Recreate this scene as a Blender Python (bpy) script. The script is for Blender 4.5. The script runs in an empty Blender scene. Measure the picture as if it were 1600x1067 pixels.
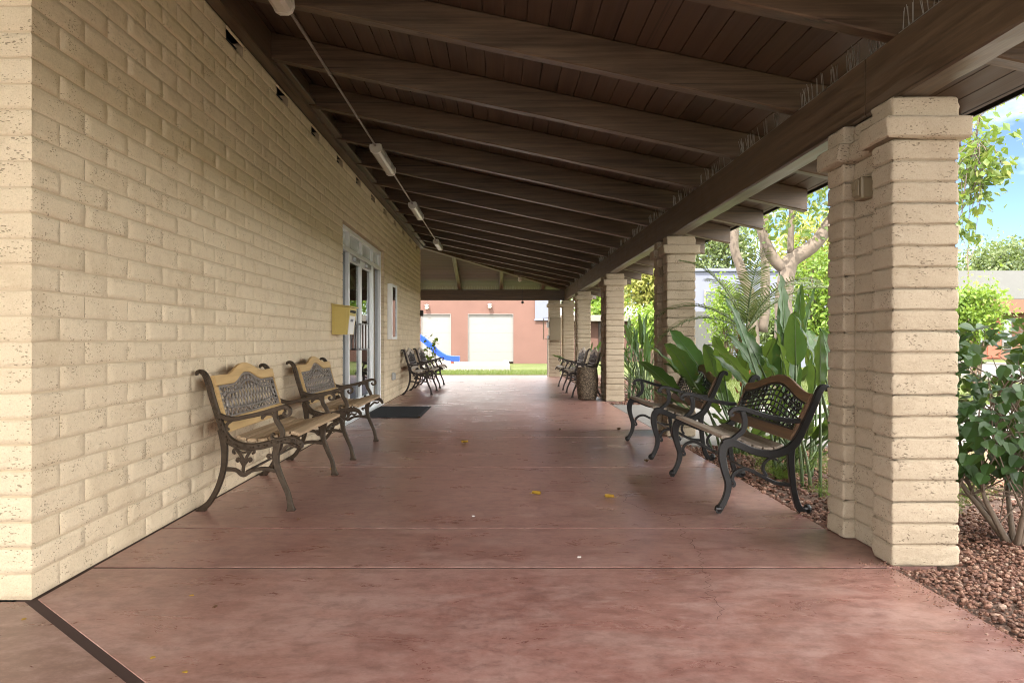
import bpy, math, random
from mathutils import Vector, Matrix, noise
RNG = random.Random(11)
S = bpy.context.scene
COL = S.collection
PI = math.pi
WL = {}

# ------------------------------------------------------------------ mesh helpers
class MB:
    def __init__(s):
        s.v = []; s.f = []
    def add(s, vs, fs):
        b = len(s.v)
        s.v.extend([tuple(p) for p in vs])
        s.f.extend([tuple(i + b for i in q) for q in fs])
    def build(s, name, mat, parent=None, at=None, smooth=False, mat2=None, n2=0):
        o0 = Vector(WL.get(parent.name, (0, 0, 0))) if parent else Vector(at or (0, 0, 0))
        me = bpy.data.meshes.new(name)
        me.from_pydata([(p[0] - o0.x, p[1] - o0.y, p[2] - o0.z) for p in s.v], [], s.f)
        if smooth:
            me.polygons.foreach_set('use_smooth', [True] * len(me.polygons))
        me.materials.append(mat)
        if mat2:
            me.materials.append(mat2)
            for p_ in me.polygons[len(me.polygons)-n2:]: p_.material_index = 1
        o = bpy.data.objects.new(name, me)
        COL.objects.link(o)
        if parent:
            o.parent = parent
        else:
            o.location = o0
        WL[o.name] = tuple(o0)
        return o

def empty(name, loc, label, cat, group=None):
    o = bpy.data.objects.new(name, None)
    o.empty_display_size = .1
    COL.objects.link(o)
    o.location = loc
    WL[o.name] = tuple(loc)
    tag(o, label, cat, group)
    return o

def tag(o, label=None, cat=None, group=None, kind=None):
    if label: o['label'] = label
    if cat: o['category'] = cat
    if group: o['group'] = group
    if kind: o['kind'] = kind
    return o

def dup(o, parent=None):
    c = o.copy(); COL.objects.link(c)
    if parent:
        c.parent = parent
    WL[c.name] = WL.get(o.name, (0, 0, 0))
    for ch in list(o.children):
        dup(ch, c)
    return c

def box(mb, x0, x1, y0, y1, z0, z1):
    mb.add([(x0,y0,z0),(x1,y0,z0),(x1,y1,z0),(x0,y1,z0),(x0,y0,z1),(x1,y0,z1),(x1,y1,z1),(x0,y1,z1)],
           [(0,3,2,1),(4,5,6,7),(0,1,5,4),(1,2,6,5),(2,3,7,6),(3,0,4,7)])

def cbox(mb, x0, x1, y0, y1, z0, z1, c=.005, M=None):
    """box with chamfered edges"""
    c = min(c, (x1-x0)*.45, (y1-y0)*.45, (z1-z0)*.45)
    vs = []; idx = {}
    for i, X in enumerate((x0, x1)):
        for j, Y in enumerate((y0, y1)):
            for k, Z in enumerate((z0, z1)):
                sx, sy, sz = (c, -c)[i], (c, -c)[j], (c, -c)[k]
                for a, p in enumerate(((X, Y+sy, Z+sz), (X+sx, Y, Z+sz), (X+sx, Y+sy, Z))):
                    idx[(i,j,k,a)] = len(vs); vs.append(Vector(p))
    fs = []
    for i in (0, 1):
        q = [idx[(i,0,0,0)], idx[(i,1,0,0)], idx[(i,1,1,0)], idx[(i,0,1,0)]]
        fs.append(q if i else q[::-1])
        q = [idx[(0,i,0,1)], idx[(1,i,0,1)], idx[(1,i,1,1)], idx[(0,i,1,1)]]
        fs.append(q[::-1] if i else q)
        q = [idx[(0,0,i,2)], idx[(1,0,i,2)], idx[(1,1,i,2)], idx[(0,1,i,2)]]
        fs.append(q if i else q[::-1])
    for a in (0, 1):
        for b in (0, 1):
            fs.append([idx[(0,a,b,1)], idx[(1,a,b,1)], idx[(1,a,b,2)], idx[(0,a,b,2)]][::(1 if (a==b) else -1)][::-1])
            fs.append([idx[(a,0,b,0)], idx[(a,1,b,0)], idx[(a,1,b,2)], idx[(a,0,b,2)]][::(1 if (a!=b) else -1)][::-1])
            fs.append([idx[(a,b,0,0)], idx[(a,b,1,0)], idx[(a,b,1,1)], idx[(a,b,0,1)]][::(1 if (a==b) else -1)][::-1])
            for d in (0, 1):
                t = [idx[(a,b,d,0)], idx[(a,b,d,1)], idx[(a,b,d,2)]]
                fs.append(t if (a+b+d) % 2 else t[::-1])
    if M is not None:
        vs = [M @ p for p in vs]
    mb.add(vs, fs)

def tube(mb, pts, rad, n=8, cap=True):
    pts = [Vector(p) for p in pts]
    m = len(pts)
    if not hasattr(rad, '__len__'):
        rad = [rad] * m
    t0 = (pts[1] - pts[0]).normalized()
    nrm = t0.orthogonal().normalized()
    vs = []
    for i, p in enumerate(pts):
        t = (pts[min(i+1, m-1)] - pts[max(i-1, 0)]).normalized()
        nrm = (nrm - t * nrm.dot(t))
        if nrm.length < 1e-6: nrm = t.orthogonal()
        nrm.normalize()
        b = t.cross(nrm)
        for k in range(n):
            a = 2 * PI * k / n
            vs.append(p + (nrm * math.cos(a) + b * math.sin(a)) * rad[i])
    fs = []
    for i in range(m - 1):
        for k in range(n):
            k2 = (k + 1) % n
            fs.append((i*n+k, i*n+k2, (i+1)*n+k2, (i+1)*n+k))
    if cap:
        fs.append(tuple(range(n))[::-1]); fs.append(tuple((m-1)*n + k for k in range(n)))
    mb.add(vs, fs)

def lathe(mb, prof, cx=0, cy=0, z0=0, n=32):
    vs = []; fs = []
    for r, z in prof:
        for k in range(n):
            a = 2*PI*k/n
            vs.append((cx + r*math.cos(a), cy + r*math.sin(a), z0 + z))
    for i in range(len(prof)-1):
        for k in range(n):
            k2 = (k+1) % n
            fs.append((i*n+k, i*n+k2, (i+1)*n+k2, (i+1)*n+k))
    fs.append(tuple(range(n))[::-1]); fs.append(tuple((len(prof)-1)*n+k for k in range(n)))
    mb.add(vs, fs)

def ball(mb, c, r, n=10, m=7, sz=1.0):
    prof = []
    vs = []; fs = []
    for i in range(1, m):
        a = PI*i/m
        for k in range(n):
            b = 2*PI*k/n
            vs.append((c[0]+r*math.sin(a)*math.cos(b), c[1]+r*math.sin(a)*math.sin(b), c[2]-r*sz*math.cos(a)))
    for i in range(m-2):
        for k in range(n):
            k2=(k+1)%n
            fs.append((i*n+k, i*n+k2, (i+1)*n+k2, (i+1)*n+k))
    b = len(vs)
    vs += [(c[0],c[1],c[2]-r*sz),(c[0],c[1],c[2]+r*sz)]
    for k in range(n):
        k2=(k+1)%n
        fs.append((b, k2, k)); fs.append((b+1, (m-2)*n+k, (m-2)*n+k2))
    mb.add(vs, fs)

def crom(pts, per=5):
    """Catmull-Rom through pts (tuples of any length)"""
    P = [tuple(p) for p in pts]
    out = []
    n = len(P)
    for i in range(n - 1):
        p0 = P[max(i-1, 0)]; p1 = P[i]; p2 = P[i+1]; p3 = P[min(i+2, n-1)]
        for k in range(per):
            t = k / per
            out.append(tuple(.5*((2*b) + (-a+c)*t + (2*a-5*b+4*c-d)*t*t + (-a+3*b-3*c+d)*t**3)
                             for a, b, c, d in zip(p0, p1, p2, p3)))
    out.append(P[-1])
    return out

def ribbon(mb, path, F, thick, closed=False):
    """path: list of (u, v, width); F(u, v, w)->Vector puts plane coords into space; oval section"""
    n = len(path); vs = []; fs = []
    prof = [(.5,.34),(.5,-.34),(.40,-.5),(-.40,-.5),(-.5,-.34),(-.5,.34),(-.40,.5),(.40,.5)]
    for i, (u, v, w) in enumerate(path):
        if closed:
            a = path[i-1]; b = path[(i+1) % n]
        else:
            a = path[max(i-1,0)]; b = path[min(i+1,n-1)]
        dx, dy = b[0]-a[0], b[1]-a[1]
        l = math.hypot(dx, dy) or 1
        nx, ny = -dy/l, dx/l
        for pa, pb in prof:
            vs.append(F(u + nx*w*pa, v + ny*w*pa, thick*pb))
    k = len(prof)
    for i in range(n if closed else n-1):
        j = (i+1) % n
        for q in range(k):
            q2 = (q+1) % k
            fs.append((i*k+q, i*k+q2, j*k+q2, j*k+q))
    if not closed:
        fs.append(tuple(range(k))[::-1]); fs.append(tuple((n-1)*k+q for q in range(k)))
    mb.add(vs, fs)

def timber(mb, p0, p1, w, h, n=14, c=.008, j=.003, seed=0):
    """sawn beam; p0, p1 bottom centre of plumb-cut ends"""
    p0, p1 = Vector(p0), Vector(p1)
    d = p1 - p0
    s = Vector((-d.y, d.x, 0)).normalized()
    sec = [(-.5*w+c,0),(.5*w-c,0),(.5*w,c),(.5*w,h-c),(.5*w-c,h),(-.5*w+c,h),(-.5*w,h-c),(-.5*w,c)]
    vs = []; fs = []
    for i in range(n+1):
        p = p0 + d * (i/n)
        for q, (a, b) in enumerate(sec):
            o = noise.noise_vector(Vector((i*1.7+seed*13.1, q*2.3, seed))) * j
            vs.append(p + s*(a+o.x) + Vector((0,0,b+o.y)))
    for i in range(n):
        for q in range(8):
            q2=(q+1)%8
            fs.append((i*8+q, i*8+q2, (i+1)*8+q2, (i+1)*8+q))
    fs.append(tuple(range(8))[::-1]); fs.append(tuple(n*8+q for q in range(8)))
    mb.add(vs, fs)

def prism(mb, poly, z0, z1, c=.006):
    """vertical prism of a convex polygon (ccw) with a chamfered top edge"""
    n = len(poly)
    cx = sum(p[0] for p in poly)/n; cy = sum(p[1] for p in poly)/n
    ins = []
    for i in range(n):
        a = Vector(poly[i-1]); b = Vector(poly[i]); d = Vector(poly[(i+1) % n])
        e1 = (b-a).normalized(); e2 = (d-b).normalized()
        n1 = Vector((-e1.y, e1.x)); n2 = Vector((-e2.y, e2.x))
        m = (n1+n2)
        ins.append(b + m * (c / max(.2, m.dot(n1))))
    vs = [(p[0],p[1],z0) for p in poly] + [(p[0],p[1],z1-c) for p in poly] + [(p[0],p[1],z1) for p in ins]
    fs = [tuple(range(n))[::-1], tuple(2*n+i for i in range(n))]
    for i in range(n):
        j=(i+1)%n
        fs.append((i,j,n+j,n+i)); fs.append((n+i,n+j,2*n+j,2*n+i))
    mb.add(vs, fs)

def block_face(mb, O, U, V, N, L, H, rng, e=(1,1), amp=.003, nu=6, nv=4):
    """one slump block seen from the front: rounded arrises, swollen uneven face; e: left/right edge is a joint"""
    O, U, V, N = Vector(O), Vector(U), Vector(V), Vector(N)
    r = .006; g = .008; gv = .004
    us = [0.0, r] + [r + (L-2*r)*(i/nu) for i in range(1, nu)] + [L-r, L]
    vv = [0.0, r] + [r + (H-2*r)*(i/nv) for i in range(1, nv)] + [H-r, H]
    sd = rng.random()*100; sw = rng.uniform(.4, 1.6); tilt = rng.uniform(-.0025,.0025)
    vs = []; m = len(vv)
    for i, u in enumerate(us):
        for j, v in enumerate(vv):
            d = noise.noise(Vector((u*9+sd, v*16, sd)))*amp + noise.noise(Vector((u*30+sd, v*40, sd)))*amp*.6
            t = v/H
            d += .0014*sw*math.sin(PI*min(1, t*1.15))*(1.2-t) + tilt
            uu, v2 = u, v
            lo = 1 if j in (0, m-1) else 0
            if j == 0: v2 = g*.5 + noise.noise(Vector((u*14+sd, 1, sd)))*.0028
            if j == m-1: v2 = H - g*.5 + noise.noise(Vector((u*14+sd, 9, sd)))*.0028
            if i == 0 and e[0]: lo = 1; uu = gv*.5 + noise.noise(Vector((v*20+sd, 3, sd)))*.003
            if i == len(us)-1 and e[1]: lo = 1; uu = L - gv*.5 + noise.noise(Vector((v*20+sd, 5, sd)))*.003
            if (i == 0 and not e[0]) or (i == len(us)-1 and not e[1]): d *= .0
            if lo: d = -.0034
            vs.append(O + U*uu + V*v2 + N*d)
    fs = []
    for i in range(len(us)-1):
        for j in range(m-1):
            fs.append((i*m+j, (i+1)*m+j, (i+1)*m+j+1, i*m+j+1))
    mb.add(vs, fs)

def course_ring(mb, x0, x1, y0, y1, z0, z1, rng, cap=False, skip=()):
    """one course of a pier: closed ring with a slumped profile"""
    k = 6; r = .006
    per = []
    T = (0, .035, .16, .34, .5, .66, .84, .965)
    per += [(x0+(x1-x0)*t, y0) for t in T] + [(x1, y0+(y1-y0)*t) for t in T]
    per += [(x1-(x1-x0)*t, y1) for t in T] + [(x0, y1-(y1-y0)*t) for t in T]
    cx, cy = (x0+x1)/2, (y0+y1)/2
    sd = rng.random()*100
    lev = [(0,-.010),(.052,-.0095),(.066,-.0012),(.12,.0008),(.28,.0012),(.5,.0012),(.72,.0006),(.88,.0),(.936,-.0014),(.95,-.0095),(1,-.010)]
    n = len(per); vs=[]; fs=[]
    for t, off in lev:
        for q, (X, Y) in enumerate(per):
            s = noise.noise(Vector((X*13+sd, Y*13, t*3+sd)))*.006 + noise.noise(Vector((X*50+sd, Y*50, t*8)))*.0075
            if off < -.005: s *= .35
            o = off + s
            nx = (-1 if X<=x0+1e-6 else 1 if X>=x1-1e-6 else 0); ny = (-1 if Y<=y0+1e-6 else 1 if Y>=y1-1e-6 else 0)
            if nx and ny: o = o*.8 - .002
            zz = z0 + (z1-z0)*t + (noise.noise(Vector((X*12+sd, Y*12, 7)))*.004 if 0 < t < 1 else 0)
            vs.append((X+nx*o, Y+ny*o, zz))
    for i in range(len(lev)-1):
        for q in range(n):
            q2=(q+1)%n
            fs.append((i*n+q, i*n+q2, (i+1)*n+q2, (i+1)*n+q))
    b = (len(lev)-1)*n
    fs.append(tuple(range(n))[::-1]); fs.append(tuple(b+q for q in range(n)))
    mb.add(vs, fs)

# ------------------------------------------------------------------ materials
class NT:
    def __init__(s, name):
        s.m = bpy.data.materials.new(name); s.m.use_nodes = True
        s.t = s.m.node_tree
        s.b = s.t.nodes['Principled BSDF']
        s.out = s.t.nodes['Material Output']
    def n(s, typ, **kw):
        nd = s.t.nodes.new(typ)
        for k, v in kw.items():
            if hasattr(nd, k) and k not in ('inputs',): setattr(nd, k, v)
        return nd
    def l(s, a, b): s.t.links.new(a, b)
    def pos(s, scale=(1,1,1), obj=False):
        if obj:
            src = s.n('ShaderNodeTexCoord').outputs['Object']
        else:
            src = s.n('ShaderNodeNewGeometry').outputs['Position']
        mp = s.n('ShaderNodeMapping'); mp.inputs['Scale'].default_value = scale
        s.l(src, mp.inputs['Vector'])
        return mp.outputs['Vector']
    def noise(s, vec, scale, detail=4, rough=.55, dist=0):
        nd = s.n('ShaderNodeTexNoise')
        nd.inputs['Scale'].default_value = scale; nd.inputs['Detail'].default_value = detail
        nd.inputs['Roughness'].default_value = rough; nd.inputs['Distortion'].default_value = dist
        s.l(vec, nd.inputs['Vector'])
        return nd.outputs['Fac']
    def ramp(s, fac, stops, interp='LINEAR'):
        nd = s.n('ShaderNodeValToRGB'); cr = nd.color_ramp; cr.interpolation = interp
        while len(cr.elements) < len(stops): cr.elements.new(.5)
        for e, (p, c) in zip(cr.elements, stops):
            e.position = p; e.color = (c[0], c[1], c[2], 1) if hasattr(c, '__len__') else (c, c, c, 1)
        s.l(fac, nd.inputs['Fac'])
        return nd.outputs['Color']
    def mix(s, fac, a, b, mode='MIX'):
        nd = s.n('ShaderNodeMix'); nd.data_type = 'RGBA'; nd.blend_type = mode
        for sock, val in ((nd.inputs[0], fac), (nd.inputs[6], a), (nd.inputs[7], b)):
            if hasattr(val, 'is_output') or isinstance(val, bpy.types.NodeSocket): s.l(val, sock)
            elif hasattr(val, '__len__'): sock.default_value = (val[0], val[1], val[2], 1)
            else: sock.default_value = val
        return nd.outputs[2]
    def math(s, op, a, b=0.0):
        nd = s.n('ShaderNodeMath'); nd.operation = op
        for sock, val in zip(nd.inputs, (a, b)):
            if isinstance(val, bpy.types.NodeSocket): s.l(val, sock)
            else: sock.default_value = val
        return nd.outputs[0]
    def island(s):
        return s.n('ShaderNodeNewGeometry').outputs['Random Per Island']
    def bump(s, h, strength=.3, dist=.01):
        nd = s.n('ShaderNodeBump'); nd.inputs['Strength'].default_value = strength; nd.inputs['Distance'].default_value = dist
        s.l(h, nd.inputs['Height']); s.l(nd.outputs['Normal'], s.b.inputs['Normal'])
    def set(s, col=None, rough=None, metal=None, spec=None):
        if col is not None:
            if isinstance(col, bpy.types.NodeSocket): s.l(col, s.b.inputs['Base Color'])
            else: s.b.inputs['Base Color'].default_value = (col[0], col[1], col[2], 1)
        if rough is not None:
            if isinstance(rough, bpy.types.NodeSocket): s.l(rough, s.b.inputs['Roughness'])
            else: s.b.inputs['Roughness'].default_value = rough
        if metal is not None: s.b.inputs['Metallic'].default_value = metal
        if spec is not None: s.b.inputs['Specular IOR Level'].default_value = spec

def m_plain(name, col, rough=.5, metal=0, var=.12, scale=6, bump=0, bscale=60):
    t = NT(name)
    p = t.pos()
    f = t.noise(p, scale, 5)
    c = t.mix(f, [x*(1-var) for x in col], [min(1, x*(1+var)) for x in col])
    t.set(c, rough, metal)
    if bump: t.bump(t.noise(p, bscale, 4), bump, .004)
    return t.m

def m_block(name, col):
    t = NT(name)
    p = t.pos()
    big = t.noise(p, 1.3, 4)
    fine = t.noise(p, 38, 6, .65)
    isl = t.island()
    c = t.mix(big, [x*.88 for x in col], [x*1.08 for x in col])
    c = t.mix(t.math('MULTIPLY', isl, .36), c, [col[0]*.80, col[1]*.76, col[2]*.70])
    c = t.mix(t.ramp(t.noise(p, 150, 4, .7), [(.38,.30),(.56,0)]), c, [col[0]*.5, col[1]*.45, col[2]*.4])
    c = t.mix(t.math('MULTIPLY', fine, .35), c, [col[0]*1.18, col[1]*1.17, col[2]*1.15])
    # pits and tears of the slumped face
    pv = t.pos((1, 1, 2.1))
    warp = t.noise(pv, 22, 3)
    vo = t.n('ShaderNodeTexVoronoi'); vo.inputs['Scale'].default_value = 64
    add = t.n('ShaderNodeVectorMath'); add.operation = 'ADD'
    cmb = t.n('ShaderNodeCombineXYZ'); t.l(t.math('MULTIPLY', warp, .05), cmb.inputs[0]); t.l(t.math('MULTIPLY', warp, .05), cmb.inputs[1])
    t.l(pv, add.inputs[0]); t.l(cmb.outputs[0], add.inputs[1]); t.l(add.outputs[0], vo.inputs['Vector'])
    msk = t.ramp(t.noise(p, 9, 3, .6), [(.47, 0), (.62, 1)])
    size = t.math('ADD', .15, t.math('MULTIPLY', msk, .24))
    pit = t.math('LESS_THAN', vo.outputs['Distance'], size)
    vo2 = t.n('ShaderNodeTexWhiteNoise'); t.l(vo.outputs['Position'], vo2.inputs['Vector'])
    keep = t.math('GREATER_THAN', vo2.outputs['Value'], .55)
    pit = t.math('MULTIPLY', pit, keep)
    gou = t.ramp(t.noise(t.pos((1,1,2.2)), 34, 4, .62, .8), [(.655, 0), (.70, 1)])
    pit = t.math('MAXIMUM', pit, t.math('MULTIPLY', gou, t.math('ADD', .25, t.math('MULTIPLY', msk, .75))))
    c = t.mix(t.math('MULTIPLY', pit, .64), c, [col[0]*.22, col[1]*.18, col[2]*.15])
    dirt = t.ramp(t.noise(p, 3.5, 6, .7), [(.52, 0), (.70, 1)])
    c = t.mix(t.math('MULTIPLY', dirt, .30), c, [col[0]*.6, col[1]*.53, col[2]*.45])
    t.set(c, .88, spec=.25)
    h = t.math('SUBTRACT', t.math('ADD', t.math('MULTIPLY', fine, .5), t.math('MULTIPLY', t.noise(t.pos((1,1,1.8)), 14, 5, .6), .9)), pit)
    t.bump(h, .8, .008)
    return t.m

def m_wood(name, axis, c0, c1, rough=.55, stretch=14, scale=26, bump=.35, wear=None, obj=False):
    t = NT(name)
    sc = [1.0, 1.0, 1.0]; sc[axis] = 1.0/stretch
    p = t.pos(sc, obj)
    n1 = t.noise(p, scale, 6, .62, .12)
    n2 = t.noise(t.pos((1,1,1), obj), 1.1, 3)
    n3 = t.noise(t.pos([v*(3 if v == 1.0 else .6) for v in sc], obj), scale*.5, 8, .7, .05)
    c = t.ramp(t.math('ADD', t.math('MULTIPLY', n1, .5), t.math('MULTIPLY', n3, .5)), [(.40, c0), (.60, c1)])
    c = t.mix(t.math('MULTIPLY', n2, .5), c, [x*.75 for x in c0])
    isl = t.island()
    c = t.mix(t.math('MULTIPLY', isl, .35), c, [x*1.25 for x in c1])
    sc2 = [v*2.2 if v == 1.0 else v*.35 for v in sc]
    spl = t.ramp(t.noise(t.pos(sc2, obj), scale*.55, 3, .5, .3), [(.655, 0), (.69, 1)])
    c = t.mix(t.math('MULTIPLY', spl, .6), c, [x*.35 for x in c0])
    if wear:
        w = t.ramp(t.noise(p, scale*.35, 5, .7), [(.57, 0), (.68, 1)])
        c = t.mix(t.math('MULTIPLY', w, .55), c, wear)
    t.set(c, t.ramp(n1, [(.2, rough-.08), (.8, rough+.14)]))
    t.bump(n1, bump, .006)
    return t.m

def m_leaf(name, stops, rough=.42, trans=.32, obj=False, brown=0):
    t = NT(name)
    isl = t.island()
    f = t.math('ADD', t.math('MULTIPLY', isl, .6), t.math('MULTIPLY', t.noise(t.pos(), 1.7, 3), .4))
    c = t.ramp(f, stops)
    if brown:
        bz = t.ramp(t.noise(t.pos(), 9, 5, .7), [(.60, 0), (.68, brown)])
        c = t.mix(bz, c, (.16,.11,.03))
        st = t.n('ShaderNodeTexNoise'); st.inputs['Scale'].default_value = 55; t.l(t.pos((1,1,.25)), st.inputs['Vector'])
        c = t.mix(t.math('MULTIPLY', st.outputs['Fac'], .45), c, [v*.5 for v in stops[0][1]])
        t.bump(st.outputs['Fac'], .35, .004)
    t.set(c, rough, spec=.4)
    tr = t.n('ShaderNodeBsdfTranslucent')
    t.l(t.mix(.5, c, (.30, .42, .05), 'MIX'), tr.inputs['Color'])
    mx = t.n('ShaderNodeMixShader'); mx.inputs[0].default_value = trans
    t.l(t.b.outputs[0], mx.inputs[1]); t.l(tr.outputs[0], mx.inputs[2]); t.l(mx.outputs[0], t.out.inputs['Surface'])
    return t.m

def m_glass(name, tint=(.55,.6,.6)):
    t = NT(name)
    fr = t.n('ShaderNodeFresnel'); fr.inputs['IOR'].default_value = 1.75
    tr = t.n('ShaderNodeBsdfTransparent'); tr.inputs['Color'].default_value = (*tint, 1)
    gl = t.n('ShaderNodeBsdfGlossy'); gl.inputs['Roughness'].default_value = .01
    mx = t.n('ShaderNodeMixShader')
    t.l(fr.outputs[0], mx.inputs[0]); t.l(tr.outputs[0], mx.inputs[1]); t.l(gl.outputs[0], mx.inputs[2])
    t.l(mx.outputs[0], t.out.inputs['Surface'])
    return t.m

M = {}
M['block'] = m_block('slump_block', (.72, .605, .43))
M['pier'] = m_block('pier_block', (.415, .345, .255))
M['mortar'] = m_plain('mortar', (.54, .43, .29), .9, 0, .15, 9, .5, 90)
DK0, DK1 = (.029, .0165, .0088), (.150, .098, .058)
M['wood_x'] = m_wood('brown_timber_across', 0, DK0, DK1, .42, wear=(.15,.11,.075))
M['wood_y'] = m_wood('brown_timber_along', 1, DK0, DK1, .36, wear=(.15,.11,.075))
M['deck_y'] = m_wood('ceiling_board', 1, (.044,.023,.012), (.098,.060,.037), .55, 20, 18, .2)
M['deck_x'] = m_wood('ceiling_board_end', 0, (.044,.025,.014), (.092,.056,.033), .55, 20, 18, .2)
M['fascia'] = m_plain('black_drip_edge', (.02,.018,.016), .4)
M['roofing'] = m_plain('roofing', (.18,.15,.13), .9)

def m_floor(name='stained_concrete', k=1.0):
    t = NT(name)
    p = t.pos()
    a = t.noise(p, .6, 7, .62, .6)
    b = t.noise(t.pos((.75, 1.5, 1)), 2.8, 10, .74, .5)
    c_ = t.noise(p, 45, 6, .72)
    col = t.ramp(a, [(.36, (.215*k,.095*k,.077*k)), (.5, (.305*k,.146*k,.120*k)), (.62, (.38*k,.215*k,.185*k))])
    col = t.mix(t.ramp(b, [(.46, 0), (.60, .75)]), col, (.47,.31,.27))
    col = t.mix(t.ramp(t.noise(t.pos((.7,1.3,1)), 1.9, 10, .76, .5), [(.48, 0), (.68, .6)]), col, (.16,.068,.054))
    col = t.mix(t.ramp(t.noise(t.pos((1.2,.8,1)), 5.5, 8, .75, .6), [(.50, 0), (.74, .5)]), col, (.13,.050,.039))
    col = t.mix(t.ramp(c_, [(.38, 0), (.62, .5)]), col, (.33*k,.178*k,.15*k))
    isl = t.island()
    col = t.mix(t.math('MULTIPLY', isl, .22), col, (.36,.21,.18))
    m9 = t.noise(t.pos((.9,1.2,1)), 11, 9, .78, .3)
    col = t.mix(t.ramp(m9, [(.36, .48), (.52, 0)]), col, (.13,.058,.047))
    col = t.mix(t.ramp(m9, [(.53, 0), (.66, .45)]), col, (.46,.31,.27))
    sp = t.ramp(t.noise(p, 130, 2, .5), [(.70, 0), (.76, 1)])
    col = t.mix(t.math('MULTIPLY', sp, .4), col, (.50,.40,.35))
    sp = t.ramp(t.noise(t.pos((1,1.3,1)), 60, 3, .6), [(.66, 0), (.72, 1)])
    col = t.mix(t.math('MULTIPLY', sp, .4), col, (.06,.03,.025))
    t.set(col, t.ramp(b, [(.3, .22), (.7, .43)]), spec=.5)
    h = t.math('ADD', t.math('MULTIPLY', c_, .4), t.noise(p, 9, 6, .65))
    t.bump(h, .07, .005)
    return t.m
M['floor'] = m_floor('stained_concrete', 1.16); M['floor_shaded'] = m_floor('stained_concrete_shaded', .66)  # darker copy has the corner slab's shade partly put into its colour
M['joint'] = m_plain('open_joint', (.13,.095,.06), .95)
M['groove'] = m_plain('groove', (.045,.020,.015), .8)
M['crack'] = m_plain('crack', (.07,.032,.027), .95)
M['path'] = m_plain('grey_concrete', (.21,.20,.185), .85, 0, .14, 3, .2, 60)
M['iron_bronze'] = m_plain('bronze_iron', (.055,.037,.022), .45, .45, .55, 34, .9, 95)
M['iron_black'] = m_plain('black_iron', (.013,.012,.012), .33, .2, .3, 30, .25, 60)
M['iron_dark'] = m_plain('dark_brown_iron', (.032,.022,.017), .42, .3, .4, 30, .5, 80)
M['cast_grey'] = m_plain('grey_cast_panel', (.30,.265,.235), .42, .5, .35, 40, .4, 90)
M['wood_gold'] = m_wood('golden_wood', 1, (.42,.26,.10), (.62,.42,.19), .5, 16, 40, .15, obj=True)
M['wood_seat'] = m_wood('weathered_slat', 1, (.30,.20,.11), (.56,.41,.26), .6, 22, 60, .3, obj=True)
M['wood_brown'] = m_wood('brown_crest', 1, (.085,.045,.024), (.22,.125,.066), .42, 14, 45, .2, obj=True)
M['wood_grey'] = m_wood('grey_slat', 1, (.20,.15,.115), (.46,.38,.30), .6, 24, 60, .35, obj=True)
M['wood_pale'] = m_wood('bleached_wood', 1, (.34,.28,.215), (.54,.46,.37), .55, 20, 50, .2, obj=True)
M['white'] = m_plain('white_enamel', (.72,.70,.65), .35, 0, .06)
M['lens'] = m_plain('lamp_lens', (.62,.59,.53), .25, 0, .1, 20)
M['alu'] = m_plain('white_aluminium', (.80,.82,.82), .32, .1, .05, 4)
M['spandrel'] = m_plain('transom_panel', (.60,.64,.66), .25, 0, .06)
M['conduit'] = m_plain('conduit_steel', (.30,.26,.22), .4, .6)
M['steel'] = m_plain('galvanised', (.36,.36,.35), .4, .7)
M['spike'] = m_plain('spike_steel', (.42,.40,.37), .4, .7)
M['yellow'] = m_plain('yellow_enamel', (.52,.40,.11), .42, 0, .12, 5, .05)
M['paper'] = m_plain('paper', (.78,.76,.72), .7)
M['peach'] = m_plain('peach_paper', (.72,.50,.36), .7)
M['ink'] = m_plain('ink', (.04,.04,.045), .7)
M['dark'] = m_plain('dark_void', (.012,.011,.010), .8)
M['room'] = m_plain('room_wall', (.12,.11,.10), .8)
M['glass'] = m_glass('door_glass')
M['mat'] = m_plain('rubber_mat', (.028,.029,.032), .85, 0, .3, 80, .8, 220)
M['blue'] = m_plain('blue_plastic', (.008,.045,.36), .3, 0, .08)
M['redwood'] = m_plain('red_timber', (.30,.07,.04), .6)
M['tanbox'] = m_plain('tan_enamel', (.21,.165,.10), .5, 0, .1)
M['stucco'] = m_plain('salmon_stucco', (.118,.062,.049), .9, 0, .16, 1.2, .5, 60)
M['stucco_b'] = m_plain('pale_salmon_stucco', (.15,.075,.05), .9, 0, .12, 1.5, .4, 60)
M['lilac'] = m_plain('pale_blue_stucco', (.125,.135,.18), .9, 0, .07, 1, .2, 60)
M['door_white'] = m_plain('white_door', (.165,.16,.152), .6, 0, .05)
M['greyroof'] = m_plain('grey_roof', (.062,.063,.060), .9, 0, .12, 2)
M['bark_pale'] = m_plain('pale_bark', (.115,.09,.07), .85, 0, .5, 9, .9, 16)
M['bark'] = m_plain('brown_bark', (.12,.085,.06), .9, 0, .4, 20, .8, 40)
M['stem'] = m_plain('shrub_stem', (.17,.125,.09), .8, 0, .35, 18, .4, 50)
M['palmbark'] = m_plain('palm_fibre', (.22,.085,.03), .9, 0, .5, 25, .9, 50)
M['curb'] = m_plain('white_curb', (.22,.205,.185), .85, 0, .08)
M['sand'] = m_plain('sand', (.26,.22,.18), .95, 0, .1)

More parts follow.
